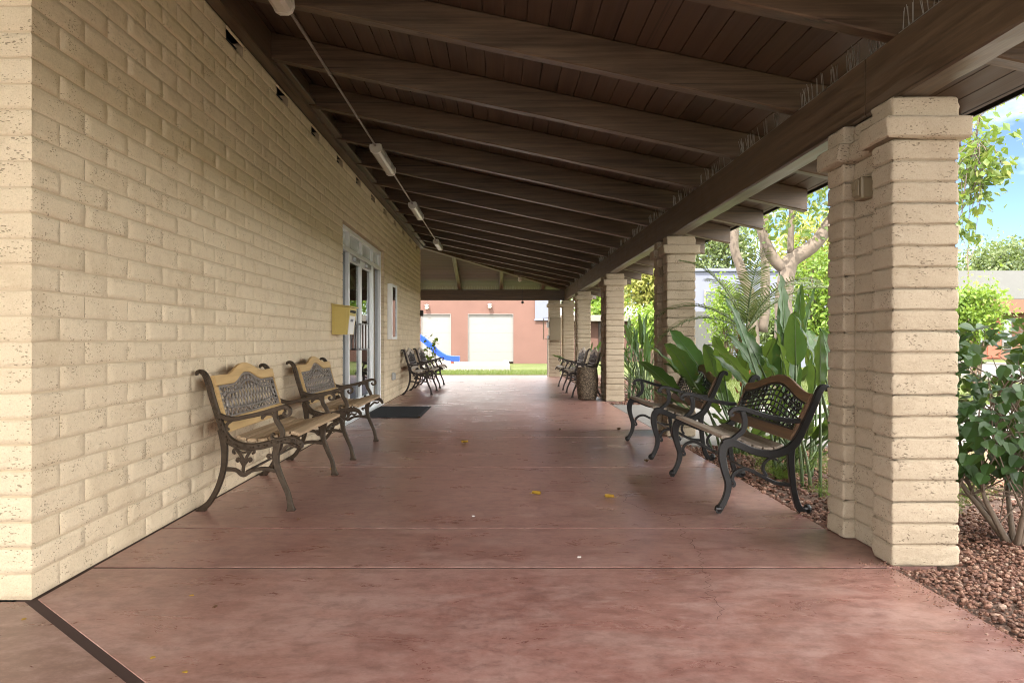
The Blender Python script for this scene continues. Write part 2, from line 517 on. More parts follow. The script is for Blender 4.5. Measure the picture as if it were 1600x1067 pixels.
def m_aggregate():
    t = NT('exposed_aggregate'); p = t.pos()
    vo = t.n('ShaderNodeTexVoronoi'); vo.inputs['Scale'].default_value = 75; t.l(p, vo.inputs['Vector'])
    wn = t.n('ShaderNodeTexWhiteNoise'); t.l(vo.outputs['Position'], wn.inputs['Vector'])
    c = t.ramp(wn.outputs['Value'], [(0, (.05,.04,.03)), (.5, (.17,.125,.08)), (1, (.40,.32,.22))])
    c = t.mix(t.ramp(vo.outputs['Distance'], [(.35, 0), (.6, .8)]), c, (.06,.045,.03))
    t.set(c, .75); t.bump(t.math('SUBTRACT', 1, vo.outputs['Distance']), .7, .006)
    return t.m
M['aggregate'] = m_aggregate()

def m_pebble():
    t = NT('pebbles')
    c = t.ramp(t.island(), [(0,(.09,.042,.028)),(.3,(.16,.07,.045)),(.6,(.24,.115,.075)),(.88,(.32,.18,.12)),(1,(.42,.30,.23))])
    c = t.mix(t.math('MULTIPLY', t.noise(t.pos(), 90, 3), .4), c, (.13,.08,.06))
    t.set(c, .8); return t.m
M['pebble'] = m_pebble()
def m_soil():
    t = NT('soil'); p = t.pos()
    c = t.ramp(t.noise(p, 40, 6, .7), [(.3,(.06,.035,.026)),(.5,(.14,.085,.062)),(.7,(.24,.16,.12))])
    t.set(c, .95); t.bump(t.noise(p, 60, 4), .8, .02); return t.m
M['soil'] = m_soil()
def m_lawn():
    t = NT('lawn'); p = t.pos()
    c = t.ramp(t.noise(p, .7, 6, .65), [(.3,(.055,.070,.022)),(.5,(.085,.100,.034)),(.72,(.13,.135,.05))])
    c = t.mix(t.math('MULTIPLY', t.noise(p, 70, 4, .7), .6), c, (.05,.07,.018))
    t.set(c, .9, spec=.2); t.bump(t.noise(p, 120, 3), .7, .03); return t.m
M['lawn'] = m_lawn()
M['road'] = m_plain('asphalt', (.09,.088,.085), .9, 0, .15, 3, .3, 120)

M['lf_shrub'] = m_leaf('shrub_leaf', [(0,(.018,.045,.014)),(.5,(.034,.078,.022)),(.85,(.06,.125,.035)),(1,(.11,.19,.05))], .4, .22)
M['lf_bop'] = m_leaf('paradise_leaf', [(0,(.032,.085,.022)),(.6,(.055,.125,.034)),(1,(.10,.175,.06))], .3, .3, False, .8)
M['lf_bop_stem'] = m_leaf('paradise_stem', [(0,(.055,.10,.04)),(1,(.13,.17,.075))], .4, .05)
M['lf_tree'] = m_leaf('tree_leaf', [(0,(.032,.07,.018)),(.55,(.07,.115,.025)),(.85,(.15,.16,.03)),(1,(.33,.25,.03))], .5, .38)
M['lf_lime'] = m_leaf('lime_leaf', [(0,(.055,.11,.018)),(.5,(.12,.20,.025)),(1,(.23,.30,.045))], .5, .38)
M['lf_olive'] = m_leaf('olive_leaf', [(0,(.05,.075,.030)),(.5,(.085,.115,.045)),(1,(.15,.18,.07))], .6, .25)
M['lf_yellow'] = m_leaf('yellow_green_leaf', [(0,(.10,.12,.03)),(.5,(.22,.22,.05)),(1,(.38,.33,.09))], .6, .35)
M['lf_palm'] = m_leaf('palm_leaf', [(0,(.055,.085,.028)),(.5,(.10,.135,.045)),(1,(.22,.22,.09))], .4, .2)
M['lf_grass'] = m_leaf('grass_blade', [(0,(.05,.075,.018)),(.5,(.08,.105,.03)),(1,(.13,.145,.05))], .6, .3)
M['lf_fern'] = m_leaf('fern_strand', [(0,(.07,.13,.02)),(.5,(.14,.22,.035)),(1,(.27,.33,.07))], .6, .3)
M['lf_dry'] = m_leaf('dry_leaf', [(0,(.20,.10,.02)),(.5,(.42,.25,.03)),(1,(.55,.38,.05))], .6, .1)
M['lf_brown'] = m_leaf('brown_leaf', [(0,(.07,.03,.02)),(1,(.17,.08,.04))], .7, .1)
EXPOSURE = 2.92

# ------------------------------------------------------------------ camera, light, sky
H = 1.04
cd = bpy.data.cameras.new('camera'); cam = bpy.data.objects.new('camera', cd); COL.objects.link(cam)
cam.location = (0, 0, H); cam.rotation_euler = (PI/2, 0, 0)
cd.sensor_width = 36; cd.lens = 36*1250/1600; cd.clip_end = 1000; cd.clip_start = .05
cd.shift_x = 20/1600; cd.shift_y = -2.5/1600
S.camera = cam

EL, AZ = math.radians(58), math.radians(206)      # azimuth of the sun, clockwise from +Y
sun_dir = Vector((math.sin(AZ)*math.cos(EL), math.cos(AZ)*math.cos(EL), math.sin(EL)))
sl = bpy.data.lights.new('sun', 'SUN'); sl.energy = 2.0; sl.angle = math.radians(.5); sl.color = (1, .93, .82)
so = bpy.data.objects.new('sun', sl); COL.objects.link(so)
so.rotation_euler = sun_dir.to_track_quat('Z', 'Y').to_euler(); so.location = (0, -20, 30)

CLOUD_FILL = 30.0; PUFF = (.1, .7, .3)
W = bpy.data.worlds.new('World'); S.world = W; W.use_nodes = True
nt = W.node_tree; bg = nt.nodes['Background']
sky = nt.nodes.new('ShaderNodeTexSky'); sky.sky_type = 'NISHITA'; sky.sun_disc = False
sky.sun_elevation = EL; sky.sun_rotation = AZ; sky.air_density = .38; sky.dust_density = .15; sky.ozone_density = 1.6
def wn(t): return nt.nodes.new(t)
def wmath(op, x, y=0.0, clamp=False):
    nd = wn('ShaderNodeMath'); nd.operation = op; nd.use_clamp = clamp
    for sk, v in zip(nd.inputs, (x, y)):
        if isinstance(v, bpy.types.NodeSocket): nt.links.new(v, sk)
        else: sk.default_value = v
    return nd.outputs[0]
tc = wn('ShaderNodeTexCoord')
def cloud(loc, scale, lo, hi):
    mp = wn('ShaderNodeMapping'); mp.inputs['Scale'].default_value = (1, 1, 2.6); mp.inputs['Location'].default_value = loc
    nz = wn('ShaderNodeTexNoise'); nz.inputs['Scale'].default_value = scale; nz.inputs['Detail'].default_value = 8; nz.inputs['Roughness'].default_value = .56
    rp = wn('ShaderNodeValToRGB'); rp.color_ramp.elements[0].position = lo; rp.color_ramp.elements[1].position = hi
    nt.links.new(tc.outputs['Generated'], mp.inputs['Vector']); nt.links.new(mp.outputs[0], nz.inputs['Vector']); nt.links.new(nz.outputs['Fac'], rp.inputs['Fac'])
    return rp.outputs['Color']
# bright broken cloud added out of view as fill light, a wide blue gap to the north-east with a few thin puffs
vd = wn('ShaderNodeVectorMath'); vd.operation = 'DOT_PRODUCT'; vd.inputs[1].default_value = Vector((.53, .80, .22)).normalized()
nt.links.new(tc.outputs['Generated'], vd.inputs[0])
mr = wn('ShaderNodeMapRange'); mr.interpolation_type = 'SMOOTHSTEP'
for nm, v in (('From Min', .78), ('From Max', .95), ('To Min', 1), ('To Max', 0)): mr.inputs[nm].default_value = v
nt.links.new(vd.outputs['Value'], mr.inputs['Value'])
fill_deck = wmath('MULTIPLY', cloud((.35,.1,.22), 2.2, .34, .58), mr.outputs['Result'])
puff = wmath('MULTIPLY', cloud(PUFF, 4.0, .46, .70), .20)
fac = wmath('MAXIMUM', fill_deck, puff, True)
mx = wn('ShaderNodeMix'); mx.data_type = 'RGBA'; mx.inputs[7].default_value = (CLOUD_FILL, CLOUD_FILL*.965, CLOUD_FILL*.91, 1)
nt.links.new(fac, mx.inputs[0]); nt.links.new(sky.outputs[0], mx.inputs[6]); nt.links.new(mx.outputs[2], bg.inputs['Color'])
bg.inputs['Strength'].default_value = .05
S.view_settings.view_transform = 'Standard'; S.view_settings.look = 'None'
S.view_settings.exposure = EXPOSURE
S.cycles.max_bounces = 10; S.cycles.diffuse_bounces = 6; S.cycles.transparent_max_bounces = 12
S.cycles.use_denoising = True; S.cycles.filter_width = 1.05
S.cycles.caustics_reflective = False; S.cycles.caustics_refractive = False

# ------------------------------------------------------------------ ground and floor
XW, Y0, YE = -1.87, 3.2, 19.0        # wall plane, near corner, far corner
XE = 1.80                            # edge of the concrete
def structure(mb, name, mat, at=(0,0,0)):
    return tag(mb.build(name, mat, at=at), kind='structure')
g = MB(); g.add([(-400,-300,-.09),(400,-300,-.09),(400,700,-.09),(-400,700,-.09)], [(0,1,2,3)])
structure(g, 'ground', M['lawn'])
g = MB(); box(g, -30, 30, -40, -3.02, -.3, -.03); structure(g, 'bounce_paving', M['path'])  # unseen paving behind the camera, added to bounce sunlight into the porch
# planting bed soil (a gently uneven sheet)
g = MB(); nx, ny = 34, 90
for i in range(nx+1):
    for j in range(ny+1):
        X = 1.78 + 3.1*i/nx; Y = -3 + 10.9*j/ny
        g.v.append((X, Y, -.035 + noise.noise(Vector((X*1.6, Y*1.6, 2)))*.022 + (0.012 if X < 2.3 else 0) - (.05 if i==nx else 0)))
for i in range(nx):
    for j in range(ny):
        a = i*(ny+1)+j; g.f.append((a, a+ny+1, a+ny+2, a+1))
structure(g, 'planting_bed_ground', M['soil'])
g = MB(); nx, ny = 12, 40
for i in range(nx+1):
    for j in range(ny+1):
        X = 1.78 + 2.0*i/nx; Y = 12.95 + 11.5*j/ny
        g.v.append((X, Y, -.03 + noise.noise(Vector((X*1.6, Y*1.6, 4)))*.02 - (.05 if i==nx else 0)))
for i in range(nx):
    for j in range(ny):
        a = i*(ny+1)+j; g.f.append((a, a+ny+1, a+ny+2, a+1))
structure(g, 'planting_bed_ground', M['soil'])

g = MB()
js = [3.66, 4.42, 6.53, 8.55, 9.24, 11.3, 13.5, 15.6, 17.7, 19.8, 21.7, 23.6]
gap = .0095
for a, b in zip(js, js[1:]):
    prism(g, [(XW+.012, a+gap), (XE, a+gap), (XE, b-gap), (XW+.012, b-gap)], -.25, 0, .001)
prism(g, [(-7, 19.02+gap), (XW-.002, 19.02+gap), (XW-.002, 23.6-gap), (-7, 23.6-gap)], -.25, 0)
gd = .012
prism(g, [(XW+.012, 3.66-gap), (XW+.012, 3.2+gd), (XE, 3.2-(XE-XW)+gd), (XE, 3.66-gap)], -.25, 0, .006)
fl = structure(g, 'porch_floor', M['floor'])
g = MB(); prism(g, [(-7, 3.185), (-7, -3), (XE, -3), (XE, 3.2-(XE-XW)-gd), (XW-.01-gd*.3, 3.185)], -.25, 0, .006); g.build('corner_slab', M['floor_shaded'], fl)
g = MB()
for y in (3.672, 8.60, 13.5, 18.42, 22.55): box(g, XE-.015, 2.02, y+.02, y+.70, -.2, -.0035)
g.build('pier_footing', M['floor'], fl)
g = MB()
box(g, XW-.06, XE-.02, -2.9, 23.5, -.24, -.002)
g.build('joint_filler', M['groove'], fl)
# the long hairline crack
g = MB()
ck = [(.60,6.45),(.66,6.2),(.66,5.98),(.78,5.75),(.76,5.55),(.84,5.30),(.80,5.12),(.90,4.92),(.98,4.70),(1.02,4.45),(.98,4.25),(1.00,4.02),(.97,3.85),(.93,3.62),(.90,3.45),(.86,3.30),(.88,3.12),(.80,2.95)]
pp = []
for i in range(len(ck)-1):
    for k in range(6):
        t = k/6
        pp.append((ck[i][0]*(1-t)+ck[i+1][0]*t+RNG.uniform(-.022,.022), ck[i][1]*(1-t)+ck[i+1][1]*t))
for i in range(len(pp)-1):
    (a, b), (c, d) = pp[i], pp[i+1]
    w0 = .0015*max(.25, 1-abs(i/len(pp)-.4)*1.1); w1 = w0
    e = Vector((c-a, d-b)).normalized(); n_ = Vector((-e.y, e.x))
    g.add([(a-n_.x*w0,b-n_.y*w0,.0006),(a+n_.x*w0,b+n_.y*w0,.0006),(c+n_.x*w1,d+n_.y*w1,.0006),(c-n_.x*w1,d-n_.y*w1,.0006)], [(0,1,2,3)])
g.build('crack', M['crack'], fl)

g = MB()
for a, b in ((7.95, 10.4), (10.4, 12.9)):
    prism(g, [(XE+.012, a+gap), (8.5, a+gap), (8.5, b-gap), (XE+.012, b-gap)], -.2, -.006)
structure(g, 'garden_path', M['path'])
g = MB(); prism(g, [(5.1, -4), (6.3, -4), (6.3, 7.93), (5.1, 7.93)], -.2, -.05); structure(g, 'garden_path', M['path'])
g = MB(); box(g, 14, 22, -60, 120, -.3, -.075); structure(g, 'street', M['road'])
g = MB(); cbox(g, 13.8, 14, -60, 120, -.3, .03, .02); cbox(g, 22, 22.2, -60, 120, -.3, .03, .02); structure(g, 'kerb', M['path'])

# ------------------------------------------------------------------ slump block building on the left
bd = empty('block_building', (XW-2, 11, 0), 'long tan slump block building with a glazed entry under the porch roof', 'building')
rng = random.Random(3)
CH, CL = .1032, .4148
g = MB()
DO = (9.56, 13.0, 24*CH)
jg = MB()
vents = [5.66+1.245*k-.18 for k in range(11)]
for c in range(31):
    z = c*CH
    y = Y0; first = True
    ln = CL*.5 if c % 2 == 0 else CL
    segs = []
    while y < YE-1e-6:
        ye = min(y+ln, YE)
        if YE - ye < .06: ye = YE
        segs.append((y, ye)); y = ye; ln = CL
    cut = []
    if z < DO[2]-.01: cut.append((DO[0], DO[1]))
    if c == 30: cut += [(v, v+.36) for v in vents]
    for a, b in segs:
        pieces = [(a, b)]
        for p, q in cut:
            np_ = []
            for u, v in pieces:
                if v <= p or u >= q: np_.append((u, v))
                else:
                    if p-u > .03: np_.append((u, p))
                    if v-q > .03: np_.append((q, v))
            pieces = np_
        if c == 30:
            for p, q in cut:
                if a <= p < b: block_face(g, (XW, p, 3.168), (0,1,0), (0,0,1), (1,0,0), q-p, .031, rng, nu=3, nv=2)
        for u, v in pieces:
            if u > Y0+.01 and rng.random() < .8:
                n_ = 6; w_ = rng.uniform(.0009,.0021); sd_ = rng.random()*50; b_ = rng.uniform(-.004,.004)
                pp_ = [(u + b_*math.sin(PI*q/n_) + noise.noise(Vector((q*.9+sd_, sd_, 1)))*.003, z+.007+(CH-.014)*q/n_) for q in range(n_+1)]
                jg.add([(XW-.0036, y_-w_, z_) for y_, z_ in pp_]+[(XW-.0036, y_+w_, z_) for y_, z_ in pp_], [(q, n_+1+q, n_+2+q, q+1) for q in range(n_)])
            far = u > 12.5
            block_face(g, (XW, u, z), (0,1,0), (0,0,1), (1,0,0), v-u, CH, rng, e=(0 if u == Y0 else 1, 1), nu=3 if far else 6, nv=2 if far else 4)
    # front end of the wall, facing the viewer's side
    x = XW; ln = CL if c % 2 == 0 else CL*.5; k = 0
    while x > -5.0:
        block_face(g, (x-ln, Y0, z), (1,0,0), (0,0,1), (0,-1,0), ln, CH, rng, e=(1, 0 if k == 0 else 1))
        x -= ln; ln = CL; k += 1
    if z < DO[2]-.01:   # reveals of the entry
        block_face(g, (XW-.20, DO[1], z), (1,0,0), (0,0,1), (0,-1,0), .20, CH, rng, e=(1,0), nu=2)
        block_face(g, (XW, DO[0], z), (-1,0,0), (0,0,1), (0,1,0), .20, CH, rng, e=(0,1), nu=2)
g.add(jg.v, jg.f)
g.build('wall', M['block'], bd, smooth=True, mat2=M['joint'], n2=len(jg.f))
g = MB()
xm = XW-.0045
box(g, XW-.2, xm, Y0+.0035, DO[0]-.004, 0, 3.09); box(g, XW-.2, xm, DO[1]+.004, YE, 0, 3.09)
box(g, XW-.2, xm, DO[0]-.004, DO[1]+.004, DO[2]+.002, 3.09)
box(g, -5.5, XW-.2, Y0+.0035, Y0+.2, 0, 3.2)
vs_ = [Y0+.0035] + sorted([x for v in vents for x in (v, v+.36)]) + [YE]
for a, b in zip(vs_[::2], vs_[1::2]): box(g, XW-.2, xm, a, b, 3.09, 3.2)
g.build('mortar_bed', M['mortar'], bd)
for v in vents:
    g = MB(); box(g, XW-.07, XW-.055, v+.004, v+.356, 3.094, 3.169)
    for k in range(4): box(g, XW-.055, XW-.045, v+.004, v+.356, 3.104+.017*k, 3.110+.017*k)
    g.build('vent', M['dark'], bd)
g = MB()   # rooms behind the glass and the outer shell
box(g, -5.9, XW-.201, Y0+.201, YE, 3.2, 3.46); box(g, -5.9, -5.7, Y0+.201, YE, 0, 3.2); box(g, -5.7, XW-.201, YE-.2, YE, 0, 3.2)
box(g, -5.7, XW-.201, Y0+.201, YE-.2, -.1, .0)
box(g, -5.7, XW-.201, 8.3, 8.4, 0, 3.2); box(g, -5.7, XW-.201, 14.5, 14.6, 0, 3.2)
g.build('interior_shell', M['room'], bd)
# storefront entry
xg = XW-.10
fr = MB()
ys = [DO[0]+.006, 10.25, 12.2, DO[1]-.006]; zt = 2.16; zh = DO[2]-.006
for y in ys: 
    y0_ = min(max(y-.03, ys[0]), ys[-1]-.06); cbox(fr, xg-.06, xg+.05, y0_, y0_+.06, .0, zh, .004)
for a, b in ((ys[0]+.061, ys[1]-.031), (ys[1]+.031, ys[2]-.031), (ys[2]+.031, ys[3]-.061)):
    cbox(fr, xg-.06, xg+.048, a, b, zt, zt+.06, .004); cbox(fr, xg-.06, xg+.048, a, b, zh-.06, zh, .004)
    if a != ys[1]+.031: cbox(fr, xg-.06, xg+.048, a, b, .0, .10, .004)
cbox(fr, xg-.06, xg+.048, 11.2, 11.25, zt+.061, zh-.061, .004)
ent = fr.build('entry_frame', M['alu'], bd)
g = MB()
for a, b in ((ys[0]+.061, ys[1]-.031), (ys[1]+.031, 11.199), (11.251, ys[2]-.031), (ys[2]+.031, ys[3]-.061)):
    box(g, xg-.012, xg+.004, a, b, zt+.061, zh-.061)
g.build('transom', M['spandrel'], bd)
for a, b in ((ys[0]+.061, ys[1]-.031), (ys[2]+.031, ys[3]-.061)):
    g = MB(); box(g, xg-.006, xg+.004, a, b, .101, zt-.001); g.build('sidelight', M['glass'], bd)
for a, b, hs in ((ys[1]+.036, 11.222, 1), (11.228, ys[2]-.036, 0)):
    g = MB(); w = .075
    cbox(g, xg-.03, xg+.03, a, a+w, .012, zt-.008, .004); cbox(g, xg-.03, xg+.03, b-w, b, .012, zt-.008, .004)
    cbox(g, xg-.03, xg+.029, a+w+.001, b-w-.001, .012, .24, .004); cbox(g, xg-.03, xg+.029, a+w+.001, b-w-.001, zt-.098, zt-.008, .004)
    d = g.build('door', M['alu'], bd)
    g = MB(); box(g, xg-.005, xg+.005, a+w+.001, b-w-.001, .241, zt-.099); g.build('pane', M['glass'], d)
    yh = b-.12 if hs else a+.12
    g = MB(); sgn = -1 if hs else 1
    tube(g, [(xg+.03,yh,1.26),(xg+.085,yh,1.26),(xg+.09,yh+sgn*.0,1.25),(xg+.09,yh,.92),(xg+.085,yh,.91),(xg+.03,yh,.91)], .013)
    tube(g, [(xg+.09,yh,1.26),(xg+.09,yh+sgn*.22,1.26),(xg+.09,yh+sgn*.22,.91),(xg+.09,yh,.91)], .011)
    g.build('handle', M['steel'], d)
    g = MB(); cbox(g, xg+.031, xg+.075, a+.30 if hs else b-.62, a+.62 if hs else b-.30, zt-.085, zt-.025, .006); g.build('closer', M['steel'], d)
g = MB(); box(g, XW-.16, XW+.006, DO[0]+.002, DO[1]-.002, .001, .0115); g.build('threshold', M['alu'], bd)

# ------------------------------------------------------------------ porch roof
SL = .2124
def zr(X): return 2.463 + (1.845-X)*SL
pr = empty('porch_roof', (0, 10, 0), 'dark brown timber porch roof with sloping rafters over a red floor', 'porch roof')
YN = -0.6; XT = 2.88; RH = .205; YH = 20.87     # YH: X on the hip = Y - YH
def deck_board_main(a, b):
    z0, z1 = zr(a)+RH+.001, zr(b)+RH+.001
    ya, yb = a+YH, b+YH
    return [(a,YN,z0),(b,YN,z1),(b,yb,z1),(a,ya,z0),(a,YN,z0+.022),(b,YN,z1+.022),(b,yb,z1+.022),(a,ya,z0+.022)]
FB = [(0,3,2,1),(4,5,6,7),(0,1,5,4),(1,2,6,5),(2,3,7,6),(3,0,4,7)]
g = MB(); box(g, -8, 2.1, -7.5, YN-.05, 3.36, 3.46); box(g, -7, XW-.002, YN-.049, Y0, 3.25, 3.28)  # unseen roof slab, enlarged behind the camera to shade faces lit from behind
g.build('shading_soffit', M['roofing'], pr)
g = MB(); x = XW
while x < XT+.02:
    b = min(x+.136, XT+.04); g.add(deck_board_main(x+.003, b-.003), FB); x = b
g.build('ceiling_boards', M['deck_y'], pr)
g = MB(); y = 19.0
while y < XT+YH+.02:
    b = min(y+.136, XT+YH+.04); a_ = y+.003; b_ = b-.003
    z0, z1 = zr(a_-YH)+RH+.001, zr(b_-YH)+RH+.001
    g.add([(-7,a_,z0),(a_-YH,a_,z0),(b_-YH,b_,z1),(-7,b_,z1),(-7,a_,z0+.022),(a_-YH,a_,z0+.022),(b_-YH,b_,z1+.022),(-7,b_,z1+.022)], FB)
    y = b
g.build('ceiling_boards', M['deck_x'], pr)
g = MB(); e = .03
zA, zB = zr(XW)+RH+.024, zr(XT+.06)+RH+.024
g.add([(XW,YN,zA),(XT+.06,YN,zB),(XT+.06,XT+.06+YH,zB),(XW,19.0,zA)]+[(XW,YN,zA+e),(XT+.06,YN,zB+e),(XT+.06,XT+.06+YH,zB+e),(XW,19.0,zA+e)], FB)
g.add([(-7,19.0,zA),(XW,19.0,zA),(XT+.06,XT+.06+YH,zB),(-7,XT+.06+YH,zB)]+[(-7,19.0,zA+e),(XW,19.0,zA+e),(XT+.06,XT+.06+YH,zB+e),(-7,XT+.06+YH,zB+e)], FB)
box(g, -7, XW-.002, YN, 19.0-.002, zA+.002, zA+.08)
g.build('roof_covering', M['roofing'], pr)
g = MB(); zf = zr(XT+.06)+RH
box(g, XT+.061, XT+.075, YN, XT+.075+YH, zf-.012, zf+.062); box(g, -7, XT+.06, XT+.061+YH, XT+.075+YH, zf-.012, zf+.062)
g.build('drip_edge', M['fascia'], pr)
RY = [3.79+1.245*k for k in range(-3, 16)]
for k, y in enumerate(RY):
    xa = XW+.092 if y < 18.9 else y-YH+.04
    if y < 3.0: xa = -5.0
    g = MB()
    if y < 3.0:
        timber(g, (XW+.092, y, zr(XW+.092)), (XT, y, zr(XT)), .10, RH, 16, seed=k)
    else:
        timber(g, (xa, y, zr(xa)), (XT, y, zr(XT)), .10, RH, 16, seed=k)
    g.build('rafter', M['wood_x'], pr)
for k, x in enumerate((-6.0, -4.8, -3.55, -2.35, -1.126, .06, 1.25)):
    ya = max(19.05, x+YH+.04); yb = XT+YH
    g = MB(); timber(g, (x, ya, zr(ya-YH)), (x, yb, zr(yb-YH)), .10, RH, 10, seed=40+k); g.build('rafter', M['wood_y'], pr)
g = MB(); timber(g, (XW+.03, 19.03, zr(XW+.03)-.02), (XT-.05, XT-.05+YH, zr(XT-.05)-.02), .12, RH, 16, seed=60); g.build('hip_rafter', M['wood_x'], pr)
PY = [3.672, 8.60, 13.5, 18.42, 22.55]     # front faces of the piers
bj = [YN, PY[0]+.36, PY[1]+.36, PY[2]+.36, PY[3]+.36, 23.45]
for k, (a, b) in enumerate(zip(bj, bj[1:])):
    g = MB(); timber(g, (1.915, a+.004, 2.162), (1.915, b-.004, 2.162), .14, .299, 24, .010, .004, 70+k); g.build('beam', M['wood_y'], pr)
g = MB(); timber(g, (-7, 22.77, 2.162), (1.843, 22.77, 2.162), .14, .299, 24, .01, .004, 80); g.build('beam', M['wood_x'], pr)
g = MB(); box(g, XW+.001, XW+.09, Y0-.1, 18.98, 3.202, zr(XW+.09)+RH-.002)
g.build('ledger', M['wood_y'], pr)
g = MB(); box(g, XW-3, XW+.09, 2.98, Y0-.102, 3.202, 3.45); g.build('ledger', M['wood_x'], pr)
g = MB()   # blocking along the ledger foot
for k in range(5, 18):
    y = RY[k] + .62
    if y < 18.5: cbox(g, XW+.0905, XW+.16, y-.56, y+.56, 3.235, 3.27, .004)
g.build('ledger_trim', M['wood_y'], pr)

# bird spikes along the beam tops, one strip to a bay
k = 0
for a, b in zip(RY, RY[1:]):
    if a < 2 or b > 22.6: continue
    g = MB(); y = a+.08
    box(g, 1.862, 1.888, a+.06, b-.06, 2.4655, 2.470)
    while y < b-.08:
        if rng.random() < .5:
            for q in range(2):
                an = rng.uniform(-.16,.16); tl = rng.uniform(-.22,.05)
                h_ = rng.uniform(.08,.115)
                tube(g, [(1.872+rng.uniform(-.006,.006), y, 2.469), (1.872+tl*h_, y+an*h_, 2.469+h_)], .0017, 4)
        y += rng.uniform(.018, .05)
    o = g.build('bird_spike_strip', M['spike'], at=(1.875, (a+b)/2, 2.469))
    tag(o, 'row of thin metal bird spikes standing on the timber beam between two rafters', 'bird spikes', 'bird spikes along the beam tops'); k += 1
for a, b in ((-1.05,-.02), (.13,1.17), (-2.27,-1.2)):
    g = MB(); y = a
    box(g, a, b, 22.72, 22.745, 2.4655, 2.470)
    while y < b:
        tube(g, [(y, 22.73, 2.469), (y+rng.uniform(-.02,.02), 22.72, 2.469+rng.uniform(.08,.11))], .0016, 4); y += rng.uniform(.03,.08)
    o = g.build('bird_spike_strip', M['spike'], at=((a+b)/2, 22.73, 2.469))
    tag(o, 'row of thin metal bird spikes on the far cross beam at the porch end', 'bird spikes', 'bird spikes on the far cross beam')

# ------------------------------------------------------------------ piers
pier = empty('block_pier', (1.804, PY[0], 0), 'tan slump block pier beside the leafy shrub, with a small box on its side', 'pier', 'slump block piers along the porch')
pc = 2.158/22
def build_pier(root, x0, y0, ln=.72):
    g = MB(); cp = MB()
    for c in range(22):
        z = c*pc
        tgt = cp if c >= 20 else g
        o = .045 if c == 20 else 0
        rc = 0
        course_ring(tgt, x0-o, x0+.305+o, y0-o, y0+.20+(o if c==20 else 0), z, z+pc, rng)
        course_ring(tgt, x0+.055-o, x0+.25+o, y0+.203+o, y0+ln-.203-o, z, z+pc, rng)
        course_ring(tgt, x0-o, x0+.305+o, y0+ln-.20-o, y0+ln+o, z, z+pc, rng)
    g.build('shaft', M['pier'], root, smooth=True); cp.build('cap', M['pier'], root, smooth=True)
    g = MB(); box(g, x0+.012, x0+.293, y0+.012, y0+.188, .002, 2.15); box(g, x0+.066, x0+.24, y0+.188, y0+ln-.188, .002, 2.15); box(g, x0+.012, x0+.293, y0+ln-.188, y0+ln-.012, .002, 2.15)
    g.build('mortar_core', M['mortar'], root)
build_pier(pier, 1.804, PY[0])
for k, lb in ((1, 'tan slump block pier behind the second black bench, beside the small palm'), (2, 'tan slump block pier just behind the pebbled urn'),
              (3, 'tan slump block pier beside the two far benches near the urn'), (4, 'end slump block pier at the corner, next to the pier with the metal box')):
    p = dup(pier); p.location = (1.804, PY[k], 0); p['label'] = lb
ep = empty('block_pier', (1.40, 22.5, 0), 'tan slump block pier carrying the metal electrical box under the cross beam', 'pier', 'slump block piers along the porch')
g = MB(); cp = MB()
for c in range(22):
    o = .045 if c == 20 else 0
    course_ring(cp if c >= 20 else g, 1.40-o, 1.725+o, 22.5-o, 22.9+o, c*pc, (c+1)*pc, rng)
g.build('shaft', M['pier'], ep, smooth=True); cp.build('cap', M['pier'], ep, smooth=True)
g = MB(); box(g, 1.412, 1.713, 22.512, 22.888, .002, 2.15); g.build('mortar_core', M['mortar'], ep)

def side_box(x, y, z, label):
    r = empty('junction_box', (x, y, z), label, 'wall box', 'small boxes on the pier sides')
    g = MB(); cbox(g, x-.05, x+.012, y-.05, y+.05, z-.055, z+.055, .008); g.build('housing', M['tanbox'], r)
    g = MB(); cbox(g, x-.062, x-.051, y-.035, y+.035, z-.04, z+.04, .004); g.build('cover', M['tanbox'], r)
    g = MB(); cbox(g, x-.068, x-.0625, y-.012, y+.028, z-.006, z+.03, .002); g.build('flap', M['tanbox'], r)
side_box(1.855, PY[0]+.36, 1.80, 'small tan box on the side of the pier beside the leafy shrub')
side_box(1.855, PY[1]+.36, 1.80, 'small tan box on the side of the pier behind the second black bench')

# ------------------------------------------------------------------ lamps on the rafters, conduit
lamp = empty('strip_lamp', (-1.33, 0, 3.12), 'x', 'lamp', 'strip lamps under the rafters')
lx = -1.33
g = MB()
prof = [(-.058,.02),(-.062,-.02),(-.05,-.055),(-.025,-.07),(.025,-.07),(.05,-.055),(.062,-.02),(.058,.02)]
vs = [(lx+a, y, 3.12+b) for y in (-.57, .57) for a, b in prof]
g.add(vs, [(i, (i+1)%8, 8+(i+1)%8, 8+i) for i in range(8)] + [tuple(range(8))[::-1], tuple(range(8,16))])
g.build('diffuser', M['lens'], lamp)
for s in (-1, 1):
    g = MB(); vs = [(lx+a*1.06, s*.571+d, 3.12+b*1.06) for d in (0, s*.035) for a, b in prof]
    g.add(vs, [(i, (i+1)%8, 8+(i+1)%8, 8+i) for i in range(8)] + [tuple(range(8))[::-1], tuple(range(8,16))])
    g.build('end_cap', M['white'], lamp)
    g = MB(); cbox(g, lx+.063, lx+.069, s*.25-.02, s*.25+.02, 3.06, 3.13, .002); g.build('clip', M['steel'], lamp)
g = MB(); cbox(g, lx-.045, lx+.045, -.55, .55, 3.1405, 3.162, .004); g.build('mounting_rail', M['white'], lamp)
